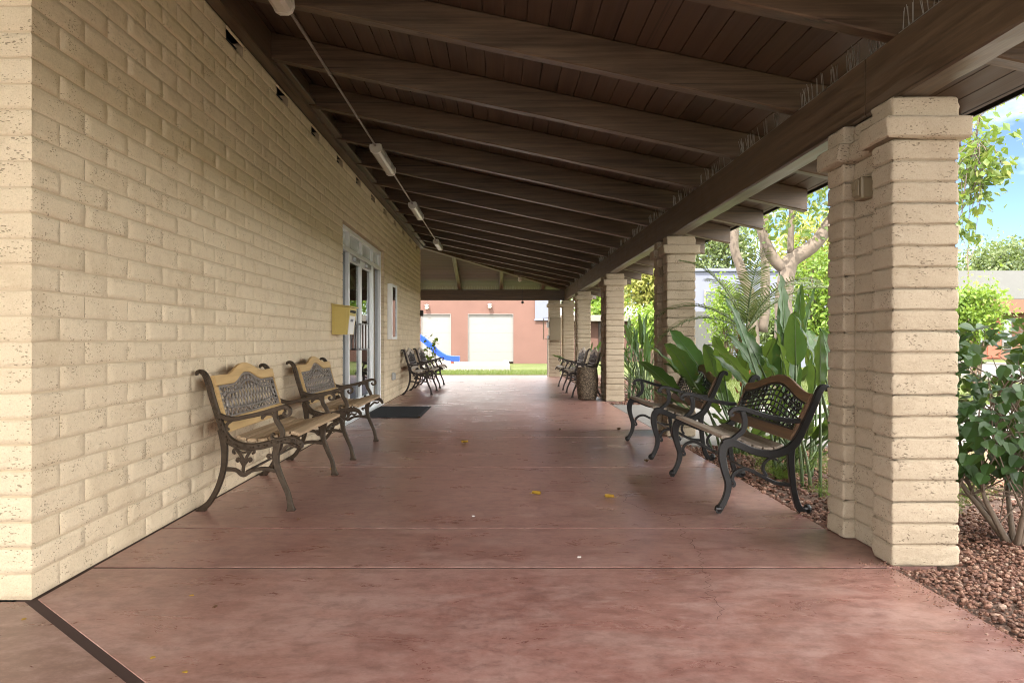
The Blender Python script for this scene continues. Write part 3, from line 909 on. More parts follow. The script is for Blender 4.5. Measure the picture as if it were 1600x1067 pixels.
for k, (y, lb) in enumerate(((4.35, 'white strip lamp at the top edge, first on the conduit from the viewer'), (9.2, 'white strip lamp hung high above the yellow letter box, second along the conduit'),
                             (12.85, 'white strip lamp above the glazed entry, third along the conduit'), (17.4, 'farthest white strip lamp on the conduit, close to the hip rafter'))):
    o = lamp if k == 0 else dup(lamp)
    o.location = (-1.33, y, 3.12); o['label'] = lb
cn = MB()
tube(cn, [(lx, 2.0, 3.125), (lx, 17.4, 3.125)], .0105, 8)
c0 = cn.build('conduit_pipe', M['conduit'], at=(lx, 10, 3.125)); tag(c0, 'long thin steel conduit running under the rafters between the strip lamps', 'conduit')
for y in RY:
    if 2 < y < 17 and min(abs(y-q) for q in (4.35, 9.2, 12.85, 17.4)) > .7:
        g = MB(); tube(g, [(lx, y-.015, 3.125), (lx, y+.015, 3.125)], .016, 8); box(g, lx-.012, lx+.012, y-.012, y+.012, 3.13, zr(lx)+.002); g.build('strap', M['conduit'], c0)

# ------------------------------------------------------------------ things on the left wall
mbx = empty('letter_box', (XW, 9.13, 1.10), 'yellow metal letter box with a white notice, fixed to the block wall before the entry', 'letter box')
g = MB()
vs = [(XW+.002,8.92,1.10),(XW+.17,8.92,1.10),(XW+.205,8.92,1.40),(XW+.002,8.92,1.425)]
vs += [(x, 9.34, z) for x, _, z in vs]
g.add(vs, [(0,1,2,3),(7,6,5,4),(0,4,5,1),(1,5,6,2),(2,6,7,3),(3,7,4,0)]); g.build('body', M['yellow'], mbx)
g = MB()
for q in ((XW+.03, XW+.155, 1.125, 1.14), (XW+.03, XW+.175, 1.365, 1.38)): box(g, q[0], q[1], 8.914, 8.9195, q[2], q[3])
box(g, XW+.03, XW+.042, 8.914, 8.9195, 1.1405, 1.3645); box(g, XW+.160, XW+.172, 8.914, 8.9195, 1.1405, 1.3645)
g.build('pressed_frame', M['yellow'], mbx)
g = MB(); tube(g, [(XW+.185,9.30,1.20),(XW+.198,9.30,1.20)], .010, 10); g.build('lock', M['steel'], mbx)
g = MB(); vs = [(XW+.003,8.90,1.428),(XW+.225,8.90,1.403),(XW+.225,9.36,1.403),(XW+.003,9.36,1.428)]
g.add(vs+[(a,b,c+.014) for a,b,c in vs], FB); g.build('lid', M['yellow'], mbx)
g = MB()
def on_front(y0, y1, z0, z1, d):
    f = lambda z: XW+.17+.035*(z-1.10)/.30 + d
    g.add([(f(z0),y0,z0),(f(z0),y1,z0),(f(z1),y1,z1),(f(z1),y0,z1),(f(z0)-.004,y0,z0),(f(z0)-.004,y1,z0),(f(z1)-.004,y1,z1),(f(z1)-.004,y0,z1)], FB)
on_front(8.95, 9.28, 1.105, 1.31, .006); g.build('notice', M['paper'], mbx)
g = MB()
for a, b in ((9.02,9.06),(9.08,9.12),(9.14,9.17)): on_front(a, b, 1.245, 1.275, .008)
g.build('lettering', M['ink'], mbx)
g = MB(); on_front(8.97, 9.30, 1.345, 1.375, .003); g.build('slot', M['dark'], mbx)

nc = empty('notice_case', (XW, 13.68, 1.05), 'silver framed glazed notice case with peach and white papers on the block wall', 'notice case')
ya, yb, za, zb, xf = 13.36, 14.02, 1.05, 1.98, XW+.085
g = MB(); box(g, XW+.002, XW+.02, ya+.04, yb-.04, za+.04, zb-.04); g.build('back_board', M['tanbox'], nc)
g = MB()
cbox(g, XW+.002, xf, ya, ya+.04, za, zb, .004); cbox(g, XW+.002, xf, yb-.04, yb, za, zb, .004)
cbox(g, XW+.002, xf-.001, ya+.0405, yb-.0405, za, za+.04, .004); cbox(g, XW+.002, xf-.001, ya+.0405, yb-.0405, zb-.04, zb, .004)
g.build('frame', M['alu'], nc)
g = MB(); box(g, XW+.021, XW+.023, ya+.05, ya+.34, za+.06, za+.66); g.build('sheet', M['peach'], nc)
g = MB(); box(g, XW+.021, XW+.023, ya+.36, yb-.06, za+.30, za+.66); box(g, XW+.021, XW+.023, ya+.36, yb-.06, za+.06, za+.27); g.build('sheet', M['paper'], nc)
g = MB(); box(g, xf-.02, xf-.016, ya+.041, yb-.041, za+.041, zb-.041); g.build('pane', M['glass'], nc)

oc = empty('power_outlet', (XW, 13.95, .41), 'small grey weatherproof outlet box low on the block wall under the notice case', 'outlet')
g = MB(); cbox(g, XW+.001, XW+.045, 13.89, 14.01, .34, .47, .008); g.build('box', M['steel'], oc)
g = MB(); cbox(g, XW+.0455, XW+.06, 13.895, 14.005, .345, .465, .006); g.build('cover', M['steel'], oc)

g = MB(); cbox(g, XW+.03, -1.05, 10.66, 12.38, .0008, .014, .006)
dm = g.build('door_mat', M['mat'], at=(-1.45, 11.5, 0)); tag(dm, 'dark grey ribbed rubber mat lying on the floor before the entry', 'door mat')
g = MB()
for k in range(38): box(g, XW+.07, -1.09, 10.72+.0425*k, 10.74+.0425*k, .0142, .0185)
g.build('ribs', M['mat'], dm)

# bits by the far end
dc = empty('dome_camera', (.55, 21.4, 2.78), 'small white dome camera hanging from the hip rafter', 'camera')
zc = zr(.55)-.022; yc = .55+YH
g = MB(); lathe(g, [(.045,0),(.05,-.03),(.045,-.05)], .55, yc, zc, 16); g.build('base', M['white'], dc)
g = MB(); ball(g, (.55, yc, zc-.07), .055, 12, 8); g.build('dome', M['lens'], dc)
hc = empty('hanging_camera', (.66, 22.66, 2.16), 'small black camera hanging on a wire under the far cross beam', 'camera')
g = MB(); tube(g, [(.66,22.66,2.46),(.64,22.66,2.3),(.66,22.66,2.14)], .006, 5); g.build('cable', M['iron_black'], hc)
g = MB(); ball(g, (.66, 22.66, 2.10), .04, 10, 7); g.build('body', M['iron_black'], hc)
wl = empty('wall_bracket', (XW, 18.97, 1.7), 'small dark bracket at the far corner of the block wall', 'bracket')
g = MB(); cbox(g, XW+.003, XW+.075, 18.88, 18.99, 1.60, 1.74, .01); g.build('plate', M['iron_dark'], wl)

eb = empty('electrical_panel', (1.56, 22.45, 1.02), 'tan metal electrical panel with an open side frame fixed on a block pier', 'electrical panel')
g = MB(); cbox(g, 1.40, 1.735, 22.30, 22.49, 1.02, 1.66, .008); g.build('cabinet', M['tanbox'], eb)
g = MB(); cbox(g, 1.42, 1.715, 22.288, 22.2995, 1.05, 1.63, .004); g.build('door', M['tanbox'], eb)
g = MB(); cbox(g, 1.34, 1.399, 22.32, 22.46, 1.04, 1.16, .01); cbox(g, 1.33, 1.399, 22.32, 22.46, 1.38, 1.54, .01); g.build('meter', M['steel'], eb)
g = MB(); tube(g, [(1.40,22.30,1.64),(1.24,22.30,1.64),(1.24,22.30,1.06),(1.40,22.30,1.06)], .014, 6); g.build('side_frame', M['tanbox'], eb)
g = MB(); tube(g, [(1.36,22.42,1.04),(1.36,22.42,.01)], .018, 8); g.build('conduit', M['conduit'], eb)

# pebbled urn
ur = empty('urn', (1.535, 13.95, 0), 'barrel shaped pebbled concrete urn standing before a block pier', 'urn')
g = MB(); lathe(g, [(.14,0),(.158,.015),(.175,.10),(.187,.25),(.188,.38),(.178,.50),(.170,.545),(.165,.56),(.148,.56),(.143,.545),(.14,.45),(.12,.44)], 1.535, 13.95, .001, 40)
g.build('barrel', M['aggregate'], ur, smooth=True)
g = MB(); lathe(g, [(.139,.45),(.139,.455),(.0,.456)], 1.535, 13.95, .001, 24); g.build('sand_tray', M['sand'], ur)

# ------------------------------------------------------------------ benches
def bench_curves(style):
    if style == 'ornate':
        k = 1.022e-3
        T = lambda pts: [((x-70)*k, (985-y)*k, w*1e-3) for x, y, w in pts]
        rail = [(66,178,12),(72,160,20),(92,156,26),(116,174,32),(136,220,36),(160,310,36),(188,400,36),(212,470,38),(242,540,44),(290,583,46),(360,603,44),(440,600,42),(520,582,42),(600,562,40),(655,562,36),(690,588,26),(694,610,14)]
        rear = [(214,500,44),(228,570,42),(234,640,38),(226,740,34),(192,850,32),(146,930,32),(108,965,36),(76,980,14)]
        front = [(552,584,50),(540,650,42),(546,720,36),(580,810,32),(610,880,30),(624,945,34),(630,984,52)]
        arm = [(206,412,20),(240,432,30),(290,438,28),(360,426,27),(450,406,28),(540,380,30),(592,366,26),(622,382,22),(622,410,18),(600,420,16),(586,404,14),(596,394,10)]
        extra = [
          [(536,388,30),(540,440,30),(568,490,30),(580,530,28),(562,556,22),(532,558,18),(514,545,16),(520,528,14),(532,532,10)],
          [(545,450,16),(520,415,16),(485,412,16),(462,425,20),(458,440,14)],
          [(262,502,14),(246,492,16),(248,470,18),(280,445,18),(320,428,14)],
          [(236,736,26),(300,742,24),(345,772,26),(400,744,24),(470,734,24),(540,745,26)],
          [(298,645,12),(286,636,16),(292,620,16),(312,630,18),(345,688,18),(342,760,18)],
          [(398,645,12),(410,636,16),(402,620,16),(384,632,18),(352,688,16)],
          [(318,694,10),(306,686,14),(312,672,14),(328,684,16),(342,712,14)],
          [(380,694,10),(392,686,14),(386,672,14),(372,684,16),(352,712,14)],
          [(505,672,10),(490,664,14),(494,652,14),(514,655,16),(526,635,16),(530,610,14)],
          [(660,590,12),(640,602,16),(615,596,18),(590,615,18),(565,640,14)],
          [(312,628,16),(345,640,14),(380,628,16)],
        ]
        slats = [(325,556,.30),(388,569,.05),(452,566,-.12),(516,550,-.22),(582,530,-.22),(648,528,.25)]
        P0 = ((212-70)*k+.020, (985-470)*k); P1 = ((132-70)*k+.026, (985-200)*k)
    else:
        k = 1.046e-3
        T = lambda pts: [((1290-x)*k, (965-y)*k, w*1e-3) for x, y, w in pts]
        rail = [(1300,268,18),(1298,246,30),(1275,243,38),(1254,264,42),(1228,330,42),(1198,400,42),(1165,470,44),(1132,535,48),(1095,582,50),(1030,618,50),(960,626,46),(870,608,44),(790,574,46),(735,556,50),(702,566,48)]
        rear = [(1092,575,52),(1088,640,42),(1092,720,38),(1104,830,36),(1124,910,36),(1150,950,40),(1185,950,34),(1198,940,20)]
        front = [(742,562,50),(706,580,56),(694,640,50),(708,720,42),(728,790,40),(722,850,38),(700,905,36),(675,945,40),(662,960,34)]
        arm = [(1140,436,26),(1090,436,30),(1040,428,30),(950,410,28),(850,378,28),(795,364,28),(756,370,26),(738,392,22),(748,404,18),(760,396,12)]
        extra = [
          [(812,380,34),(824,440,32),(812,490,32),(775,525,30),(735,555,30)],
          [(752,802,12),(756,812,14),(766,800,16),(752,770,20),(764,738,22),(800,716,22),(845,715,22),(920,752,22),(1000,792,22),(1085,804,22)],
          [(1012,664,10),(990,652,14),(960,656,18),(934,684,18),(930,720,18),(948,752,18)],
        ]
        slats = [(1030,592,-.35),(968,602,-.05),(905,594,.20),(842,573,.32),(780,545,.34),(722,533,.05)]
        P0 = ((1290-1150)*k+.030, (965-500)*k); P1 = ((1290-1258)*k+.030, (965-275)*k)
    sl = [((x-70)*k if style == 'ornate' else (1290-x)*k, ((985 if style == 'ornate' else 965)-y)*k, a if style == 'ornate' else -a) for x, y, a in slats]
    return T(rail), T(rear), T(front), T(arm), [T(e) for e in extra], sl, P0, P1

def make_bench(style, iron, seat_m, crest_m, panel_m, L=1.29):
    rail, rear, front, arm, extra, slats, P0, P1 = bench_curves(style)
    root = empty('garden_bench', (0,0,0), 'x', 'bench', 'cast iron benches along the porch')
    for s in (-1, 1):
        yc = s*L/2
        F = lambda u, v, w: Vector((u, yc+w, v))
        g = MB(); ribbon(g, crom(rail, 5), F, .036)
        if style == 'ornate':    # cast relief along the rail
            pr_ = crom(rail, 3)
            for i in range(4, len(pr_)-3):
                u, v, w = pr_[i]
                for sd in (-1, 1): ball(g, (u+.006*math.sin(i*1.9), yc+sd*.017, v+.006*math.cos(i*1.9)), .0085, 6, 5)
        sf = g.build('side_frame', iron, root)
        for q, e in enumerate(extra[1:] if style != 'ornate' else extra[2:]):
            g = MB(); ribbon(g, crom(e, 4), F, .018)
            g.build('stretcher' if q == (1 if style == 'ornate' else 0) else 'scroll', iron, sf)
        for nm, cv in (('leg', rear), ('leg', front)):
            g = MB(); ribbon(g, crom(cv, 5), F, .034); u, v, w = cv[-1]
            if style == 'ornate': cbox(g, u-.028 if cv is front else u-.012, u+.028 if cv is front else u+.05, yc-.019, yc+.019, .0, .012, .004)
            else:
                u, v, w = cv[-2]; ball(g, (u, yc, max(.026, v)), .026, 10, 8); tube(g, [(u, yc, 0), (u, yc, .03)], .016, 8)
            g.build('leg', iron, root)
        g = MB(); ribbon(g, crom(arm, 5), F, .034); ribbon(g, crom(extra[0], 5), F, .028)
        if style == 'ornate': ribbon(g, crom(extra[1], 4), F, .016)
        g.build('armrest', iron, root)
    g = MB(); hw = L/2-.021
    for x, z, a in slats:
        Mx = Matrix.Translation((x, 0, z)) @ Matrix.Rotation(a, 4, 'Y')
        cbox(g, -.029, .029, -hw, hw, -.011, .011, .004, Mx)
    g.build('seat', seat_m, root)
    # plane of the back
    d = Vector((P1[0]-P0[0], 0, P1[1]-P0[1])); vl = d.length; d.normalize(); nn = Vector((d.z, 0, -d.x))
    B = lambda u, v, w: Vector((P0[0], u, P0[1])) + d*v + nn*w
    hu = L/2 - .02
    def plank(mb, f_lo, f_hi, u0, u1, t, n=40):
        vs = []; fs = []
        for i in range(n+1):
            u = u0+(u1-u0)*i/n; a, b = f_lo(u), f_hi(u); c = .004
            for v, w in ((a, -t/2+c),(a+c,-t/2),(b-c,-t/2),(b,-t/2+c),(b,t/2-c),(b-c,t/2),(a+c,t/2),(a,t/2-c)): vs.append(B(u, v, w))
        for i in range(n):
            for q in range(8):
                q2=(q+1)%8; fs.append((i*8+q, i*8+q2, (i+1)*8+q2, (i+1)*8+q))
        fs.append(tuple(range(8))[::-1]); fs.append(tuple(n*8+q for q in range(8)))
        mb.add(vs, fs)
    if style == 'ornate':
        def bump(u, w):
            t = abs(u)/w
            return 0 if t >= 1 else (.5+.5*math.cos(PI*t))**.8
        top = lambda u: .300 + .070*bump(u, .37) + .008*abs(u)
        low = lambda u: .240 + .066*bump(u, .31)
        base = .030
    else:
        top = lambda u: .250 + .098*(.5+.5*math.cos(PI*u/hu))
        low = lambda u: .190 + .101*(.5+.5*math.cos(PI*u/hu))
        base = .004
    g = MB(); plank(g, low, top, -hu, hu, .026, 60); g.build('crest_rail', crest_m, root)
    g = MB(); plank(g, lambda u: base-(.085 if style == 'ornate' else .065), lambda u: base, -hu, hu, .022, 4); g.build('lower_rail', crest_m, root)
    for s in (-1, 1):
        g = MB(); a, b = sorted((s*(hu-.001), s*(hu-.024)))
        plank(g, lambda u: base+.0015, lambda u: low(u)-.0015, a, b, .020, 2)
        g.build('side_strip', crest_m, root)
    # cast lattice
    g = MB(); ui = hu-.034
    def inside(u, v, shape): return shape(u, v)
    def clip_line(p, q, shape, w, n=60):
        run = []
        for i in range(n+1):
            t = i/n; u = p[0]+(q[0]-p[0])*t; v = p[1]+(q[1]-p[1])*t
            if shape(u, v): run.append((u, v, w))
            else:
                if len(run) > 1: ribbon(g, [run[0], run[-1]], B, .008)
                run = []
        if len(run) > 1: ribbon(g, [run[0], run[-1]], B, .008)
    outer = [(-ui, base+.008, .014)] + [(u, low(u)-.008, .014) for u in [(-ui+2*ui*i/40) for i in range(41)]] + [(ui, base+.008, .014)] + [(u, base+.008, .014) for u in (.3, 0, -.3)]
    ribbon(g, outer, B, .012, closed=True)
    if style == 'ornate':
        ih = lambda u: (.182 + .066*bump(u, .31) - .02*max(0, (abs(u)-.40)/.1))
        il = lambda u: base+.045+.02*(1-(u/.5)**2)*-1+.02
        iw = ui-.085
        frame = [(u, ih(u), .014) for u in [(-iw+2*iw*i/40) for i in range(41)]] + [(iw+.012, .10, .014)] + [(u, il(u), .014) for u in [(iw-2*iw*i/12) for i in range(13)]] + [(-iw-.012, .10, .014)]
        ribbon(g, frame, B, .016, closed=True)
        shp = lambda u, v: abs(u) < iw and il(u) < v < ih(u)
        k = -1.2
        while k < 1.2:
            clip_line((k, .0), (k+.17, .30), shp, .010); clip_line((k, .0), (k-.17, .30), shp, .010); k += .066
        ring = lambda u, v: abs(u) < ui and base+.008 < v < low(u)-.008 and not (abs(u) < iw+.01 and il(u) < v < ih(u))
        n = 15
        for i in range(n):    # fans between the inner frame and the crest
            u0 = -ui+.04+(2*ui-.08)*i/(n-1)
            for rr in (.024, .046):
                arc = []
                for q in range(13):
                    a = PI*q/12; u = u0+rr*math.cos(a); v = (ih(min(max(u0,-iw),iw)) + .004) + rr*1.15*math.sin(a)
                    if ring(u, v): arc.append((u, v, .007))
                if len(arc) > 2: ribbon(g, arc, B, .008)
            for sg in (-1, 1):
                clip_line((u0, base), (u0+sg*.045, base+.07), ring, .007, 16)
        for s in (-1, 1):
            for q in range(5):
                v0 = .06+.035*q
                clip_line((s*iw, v0), (s*ui, v0+.03), ring, .007, 16); clip_line((s*iw, v0+.03), (s*ui, v0), ring, .007, 16)
    else:
        shp = lambda u, v: abs(u) < ui and base+.006 < v < low(u)-.006
        for j in range(1, 7):     # concentric arcs springing from the lower corners
            f = j/7
            run = []
            for i in range(61):
                u = -ui+2*ui*i/60; v = base+.01+f*(.16+.10*(.5+.5*math.cos(PI*u/hu))) - .05*(1-f)*(abs(u)/ui)
                if shp(u, v): run.append((u, v, .010))
                else:
                    if len(run) > 2: ribbon(g, run, B, .010)
                    run = []
            if len(run) > 2: ribbon(g, run, B, .010)
        for i in range(17):       # ribs fanning upward, bent outward
            u0 = -ui+2*ui*i/16; run = []
            for q in range(25):
                v = base+.3*q/24; u = u0*(1+.18*math.sin(PI*q/24)) + .012*math.sin(q*.55+i)
                if shp(u, v): run.append((u, v, .0085))
                elif run: break
            if len(run) > 2: ribbon(g, run, B, .010)
        for sg in (-1, 1):        # swirls at the shoulders
            for c_, rr in ((.36, .045), (.22, .05), (.48, .035)):
                arc = []
                for q in range(22):
                    a = q*.36; r_ = rr*(1-q/30)
                    u = sg*(c_+r_*math.cos(a)); v = low(c_)-.055+r_*math.sin(a)
                    if shp(u, v): arc.append((u, v, .011))
                if len(arc) > 2: ribbon(g, arc, B, .011)
    g.build('lattice_panel', panel_m, root, smooth=True)
    g = MB(); xr, zr_ = (.30, .24) if style == 'ornate' else (.34, .195)
    tube(g, [(xr, -L/2, zr_), (xr, L/2, zr_)], .008, 8); g.build('brace_rod', iron, root)
    return root

b1 = make_bench('ornate', M['iron_bronze'], M['wood_seat'], M['wood_gold'], M['cast_grey'])
b1.location = (XW+.03, 5.52, 0); b1['label'] = 'bronze iron bench with a golden arched crest, by the near corner of the block wall'
b2 = dup(b1); b2.location = (XW+.03, 7.59, 0); b2['label'] = 'bronze iron bench with a golden arched crest, next to the door mat'
b3 = make_bench('ornate', M['iron_dark'], M['wood_pale'], M['wood_pale'], M['iron_dark'], 1.25)
b3.location = (XW+.02, 15.75, 0); b3['label'] = 'dark bench with a pale crest against the block wall, just beyond the notice case'
b4 = dup(b3); b4.location = (XW+.02, 17.9, 0); b4['label'] = 'dark bench with a pale crest at the far end of the block wall'
b5 = make_bench('arched', M['iron_black'], M['wood_grey'], M['wood_brown'], M['iron_black'])
b5.location = (1.965, 5.46, 0); b5.rotation_euler = (0, 0, PI); b5['label'] = 'black bench with a broad brown arched crest, backed onto the bed beside the first pier'
b6 = dup(b5); b6.location = (1.965, 7.60, 0); b6['label'] = 'black bench with a broad brown arched crest, before the second pier by the garden path'
for y, lb in ((15.05, 'dark bench with a pale crest directly behind the pebbled urn'), (17.15, 'dark bench with a pale crest beyond the urn, near the metal electrical box')):
    o = dup(b3); o.location = (1.89, y, 0); o.rotation_euler = (0, 0, PI); o['label'] = lb

# ------------------------------------------------------------------ leaves on the floor
def curled_leaf(x, y, s, mat, label, rot):
    g = MB(); n = 6; vs = []; fs = []
    for i in range(n+1):
        t = i/n; w = s*.55*math.sin(PI*min(.98, t*.92+.06))**.8
        for j, q in enumerate((-1, -.5, 0, .5, 1)):
            X = (t-.5)*s*1.5; Yv = q*w
            Z = .004 + abs(q)**1.6*s*.45 + .25*s*(t-.5)**2 + .02*s*math.sin(7*t+q*3)
            vs.append((x + X*math.cos(rot)-Yv*math.sin(rot), y + X*math.sin(rot)+Yv*math.cos(rot), Z))
    for i in range(n):
        for j in range(4): fs.append((i*5+j, i*5+j+1, (i+1)*5+j+1, (i+1)*5+j))
    g.add(vs, fs)
    tube(g, [(x-.75*s*math.cos(rot), y-.75*s*math.sin(rot), .006+.06*s), (x-1.2*s*math.cos(rot), y-1.2*s*math.sin(rot), .008)], .0015, 4)
    o = g.build('fallen_leaf', mat, at=(x, y, 0), smooth=True)
    tag(o, label, 'leaf', 'fallen leaves on the porch floor')
def fpt(px, py):
    Y = 1300/(py-531); return ((px-780)*Y/1250, Y)
for px, py, s, m, lb in (
    (838,773,.043,'lf_dry','curled yellow leaf on the open floor, the bigger one before the crack'),
    (952,778,.040,'lf_dry','curled yellow leaf lying right beside the long floor crack'),
    (726,692,.045,'lf_dry','curled yellow brown leaf alone in the middle of the porch floor'),
    (521,737,.05,'lf_dry','yellow leaf resting against the front foot of a bronze bench'),
    (875,672,.03,'lf_brown','small brown leaf on the floor midway to the urn'),
    (967,672,.045,'lf_brown','brown leaf on the floor in front of the second black bench'),
    (655,653,.035,'lf_brown','small brown leaf at the corner of the door mat'),
    (1010,722,.04,'lf_brown','brown leaf under the front of the black bench by the second pier'),
    (467,813,.02,'lf_brown','tiny brown leaf before the near foot of the bronze bench'),
    (337,950,.014,'lf_brown','tiny dark leaf on the floor close to the wall corner')):
    X, Y = fpt(px, py); curled_leaf(X, Y, s, M[m], lb, RNG.uniform(0, 6))
for px, py in ((238,1027),(290,1050),(37,967),(740,806),(905,870),(300,930)):
    X, Y = fpt(px, py); g = MB(); vs = [(X+.011*math.cos(a)*RNG.uniform(.5,1.2), Y+.011*math.sin(a)*RNG.uniform(.5,1.2), .001) for a in [k*PI/4 for k in range(8)]]
    g.add(vs + [(x, y, .0025) for x, y, z in vs], [tuple(range(8,16))] + [(i,(i+1)%8,8+(i+1)%8,8+i) for i in range(8)])
    o = g.build('leaf_scrap', M['lf_dry'] if px < 700 else M['paper'], at=(X, Y, 0)); tag(o, 'tiny pale flake lying flat on the red floor', 'litter', 'pale flakes scattered over the floor')

# ------------------------------------------------------------------ gravel and grass
def pebbles(n, region, smin, smax, seed):
    r = random.Random(seed); g = MB()
    ico = [(0,0,1),(.894,0,.447),(.276,.851,.447),(-.724,.526,.447),(-.724,-.526,.447),(.276,-.851,.447),(.724,.526,-.447),(-.276,.851,-.447),(-.894,0,-.447),(-.276,-.851,-.447),(.724,-.526,-.447),(0,0,-1)]
    fc = [(0,1,2),(0,2,3),(0,3,4),(0,4,5),(0,5,1),(1,6,2),(2,7,3),(3,8,4),(4,9,5),(5,10,1),(6,7,2),(7,8,3),(8,9,4),(9,10,5),(10,6,1),(11,7,6),(11,8,7),(11,9,8),(11,10,9),(11,6,10)]
    c = 0
    while c < n:
        x, y = region(r)
        if x is None: continue
        s = r.uniform(smin, smax); a, b, c_ = s*r.uniform(.8,1.4), s*r.uniform(.6,1), s*r.uniform(.4,.8)
        rot = Matrix.Rotation(r.uniform(0,6.28),3,'Z') @ Matrix.Rotation(r.uniform(-.6,.6),3,'X')
        z = -.022 + r.uniform(-.006,.014) + noise.noise(Vector((x*1.6,y*1.6,2)))*.02 + (.010 if x < 2.3 else 0)
        vs = []
        for p in ico:
            q = rot @ Vector((p[0]*a*r.uniform(.85,1.15), p[1]*b*r.uniform(.85,1.15), p[2]*c_))
            vs.append((x+q.x, y+q.y, z+q.z))
        g.add(vs, fc); c += 1
    return g
def reg_near(r):
    x = r.uniform(1.80, 3.6); y = r.uniform(2.2, 4.9)
    if 1.79 < x < 2.13 and 3.66 < y < 4.40: return None, None
    if x < 1.84 and r.random() < .55: return None, None
    return x, y
def reg_mid(r):
    x = 1.80 + 2.2*r.random()**1.3; y = r.uniform(4.4, 7.9)
    return x, y
g = pebbles(11000, reg_near, .007, .0145, 5); o = g.build('gravel', M['pebble']); tag(o, 'red brown gravel spread round the first pier and shrub', 'gravel', kind='stuff')
g = pebbles(3600, reg_mid, .011, .02, 6); o = g.build('gravel', M['pebble']); tag(o, 'brown gravel in the planted bed behind the black benches', 'gravel', kind='stuff')
g = pebbles(420, lambda r: (1.81-abs(r.gauss(0,.07)), r.uniform(2.6,3.72)), .002, .0055, 8)
for i, p in enumerate(g.v): g.v[i] = (p[0], p[1], p[2]+.018)
o = g.build('grit', M['pebble']); tag(o, 'loose grit strewn along the worn edge of the red floor', 'grit', kind='stuff')
def reg_far(r): return 1.84+1.9*r.random(), r.uniform(13.0, 22)
g = pebbles(2200, reg_far, .012, .024, 7); o = g.build('gravel', M['pebble']); tag(o, 'pale gravel in the planted bed beyond the garden path', 'gravel', kind='stuff')

def blades(n, region, h0, h1, w, seed, z=-.09):
    r = random.Random(seed); g = MB()
    for _ in range(n):
        x, y = region(r); h = r.uniform(h0, h1); a = r.uniform(0, 6.28); l = r.uniform(0, .6)*h
        dx, dy = math.cos(a), math.sin(a)
        g.add([(x-dy*w,y+dx*w,z),(x+dy*w,y-dx*w,z),(x+dx*l*.4+dy*w*.7,y+dy*l*.4-dx*w*.7,z+h*.6),(x+dx*l,y+dy*l,z+h),(x+dx*l*.4-dy*w*.7,y+dy*l*.4+dx*w*.7,z+h*.6)], [(0,1,2,4),(4,2,3)])
    return g
g = blades(26000, lambda r: (r.uniform(3.6, 9.5), r.uniform(1.5, 7.9)), .05, .12, .004, 21)
o = g.build('grass', M['lf_grass']); tag(o, 'bright green lawn grass behind the shrub and the planted bed', 'grass', kind='stuff')
g = blades(16000, lambda r: (r.uniform(3.2, 9.5), r.uniform(13, 24)), .05, .11, .006, 22)
o = g.build('grass', M['lf_grass']); tag(o, 'bright green lawn grass beyond the garden path', 'grass', kind='stuff')
g = blades(14000, lambda r: (r.uniform(-4.5, 3.0), 23.65+5.5*r.random()), .05, .10, .007, 23)
o = g.build('grass', M['lf_grass']); tag(o, 'sunlit strip of lawn grass past the far edge of the porch floor', 'grass', kind='stuff')

# ------------------------------------------------------------------ plants
def paradise_leaf(blade, stem, base, az, height, lean, bl, bw, r, droop=.5):
    """petiole from base rising to height with an outward lean, then a folded blade"""
    b = Vector(base); out = Vector((math.cos(az), math.sin(az), 0)); side = Vector((-out.y, out.x, 0))
    pts = []
    for i in range(8):
        t = i/7; pts.append(b + Vector((0,0,height*t)) + out*(lean*t**1.7))
    tube(stem, pts, [.013-.006*i/7 for i in range(8)], 6)
    d0 = (pts[-1]-pts[-2]).normalized()
    n = 12; vs = []; fs = []; p = pts[-1].copy(); d = d0.copy(); mid = [p.copy()]
    for i in range(n):
        d = (d + (out*.5 - Vector((0,0,1)))*droop*.07*(i/n)).normalized(); p = p + d*(bl/n); mid.append(p.copy())
    tw = r.uniform(-.5, .5)
    for i, m in enumerate(mid):
        t = i/n; w = bw*.5*1.75*((t+.015)**.45)*((1-t)**.72)
        dd = (mid[min(i+1,n)]-mid[max(i-1,0)]).normalized()
        s = (side*math.cos(tw)+dd.cross(side)*math.sin(tw)).normalized(); up = s.cross(dd).normalized()
        if up.z < 0: up = -up
        wav = .012*math.sin(i*1.9+r.random())
        for q, f in ((-1,.26),(-.55,.10),(0,0),(.55,.10),(1,.26)):
            vs.append(m + s*(w*q) + up*(w*f + wav*abs(q)))
    for i in range(n):
        for j in range(4): fs.append((i*5+j, i*5+j+1, (i+1)*5+j+1, (i+1)*5+j))
    blade.add(vs, fs)
    tube(stem, mid, [.006*(1-.8*i/n) for i in range(n+1)], 5)

def paradise_clump(label, base, spec, seed, dead=0):
    r = random.Random(seed); root = empty('bird_of_paradise_plant', base, label, 'plant', 'bird of paradise plants in the bed')
    bl, st = MB(), MB()
    for (n, hmin, hmax, lean0, lean1, l0, l1, w0, w1, az0, az1) in spec:
        for _ in range(n):
            az = r.uniform(az0, az1); rr = r.uniform(0, .26)
            b = (base[0]+math.cos(r.uniform(0,6.28))*rr, base[1]+math.sin(r.uniform(0,6.28))*rr, base[2])
            paradise_leaf(bl, st, b, az, r.uniform(hmin,hmax), r.uniform(lean0,lean1), r.uniform(l0,l1), r.uniform(w0,w1), r, r.uniform(.2,1.1))
    bl.build('leaves', M['lf_bop'], root, smooth=True); st.build('stems', M['lf_bop_stem'], root, smooth=True)
    return root
A = 6.283
paradise_clump('sparse bird of paradise plant at the garden path edge, behind the palm', (3.25, 7.6, -.03),
   [(10,.45,.85,.05,.4,.42,.56,.13,.2,0,A)], 38)
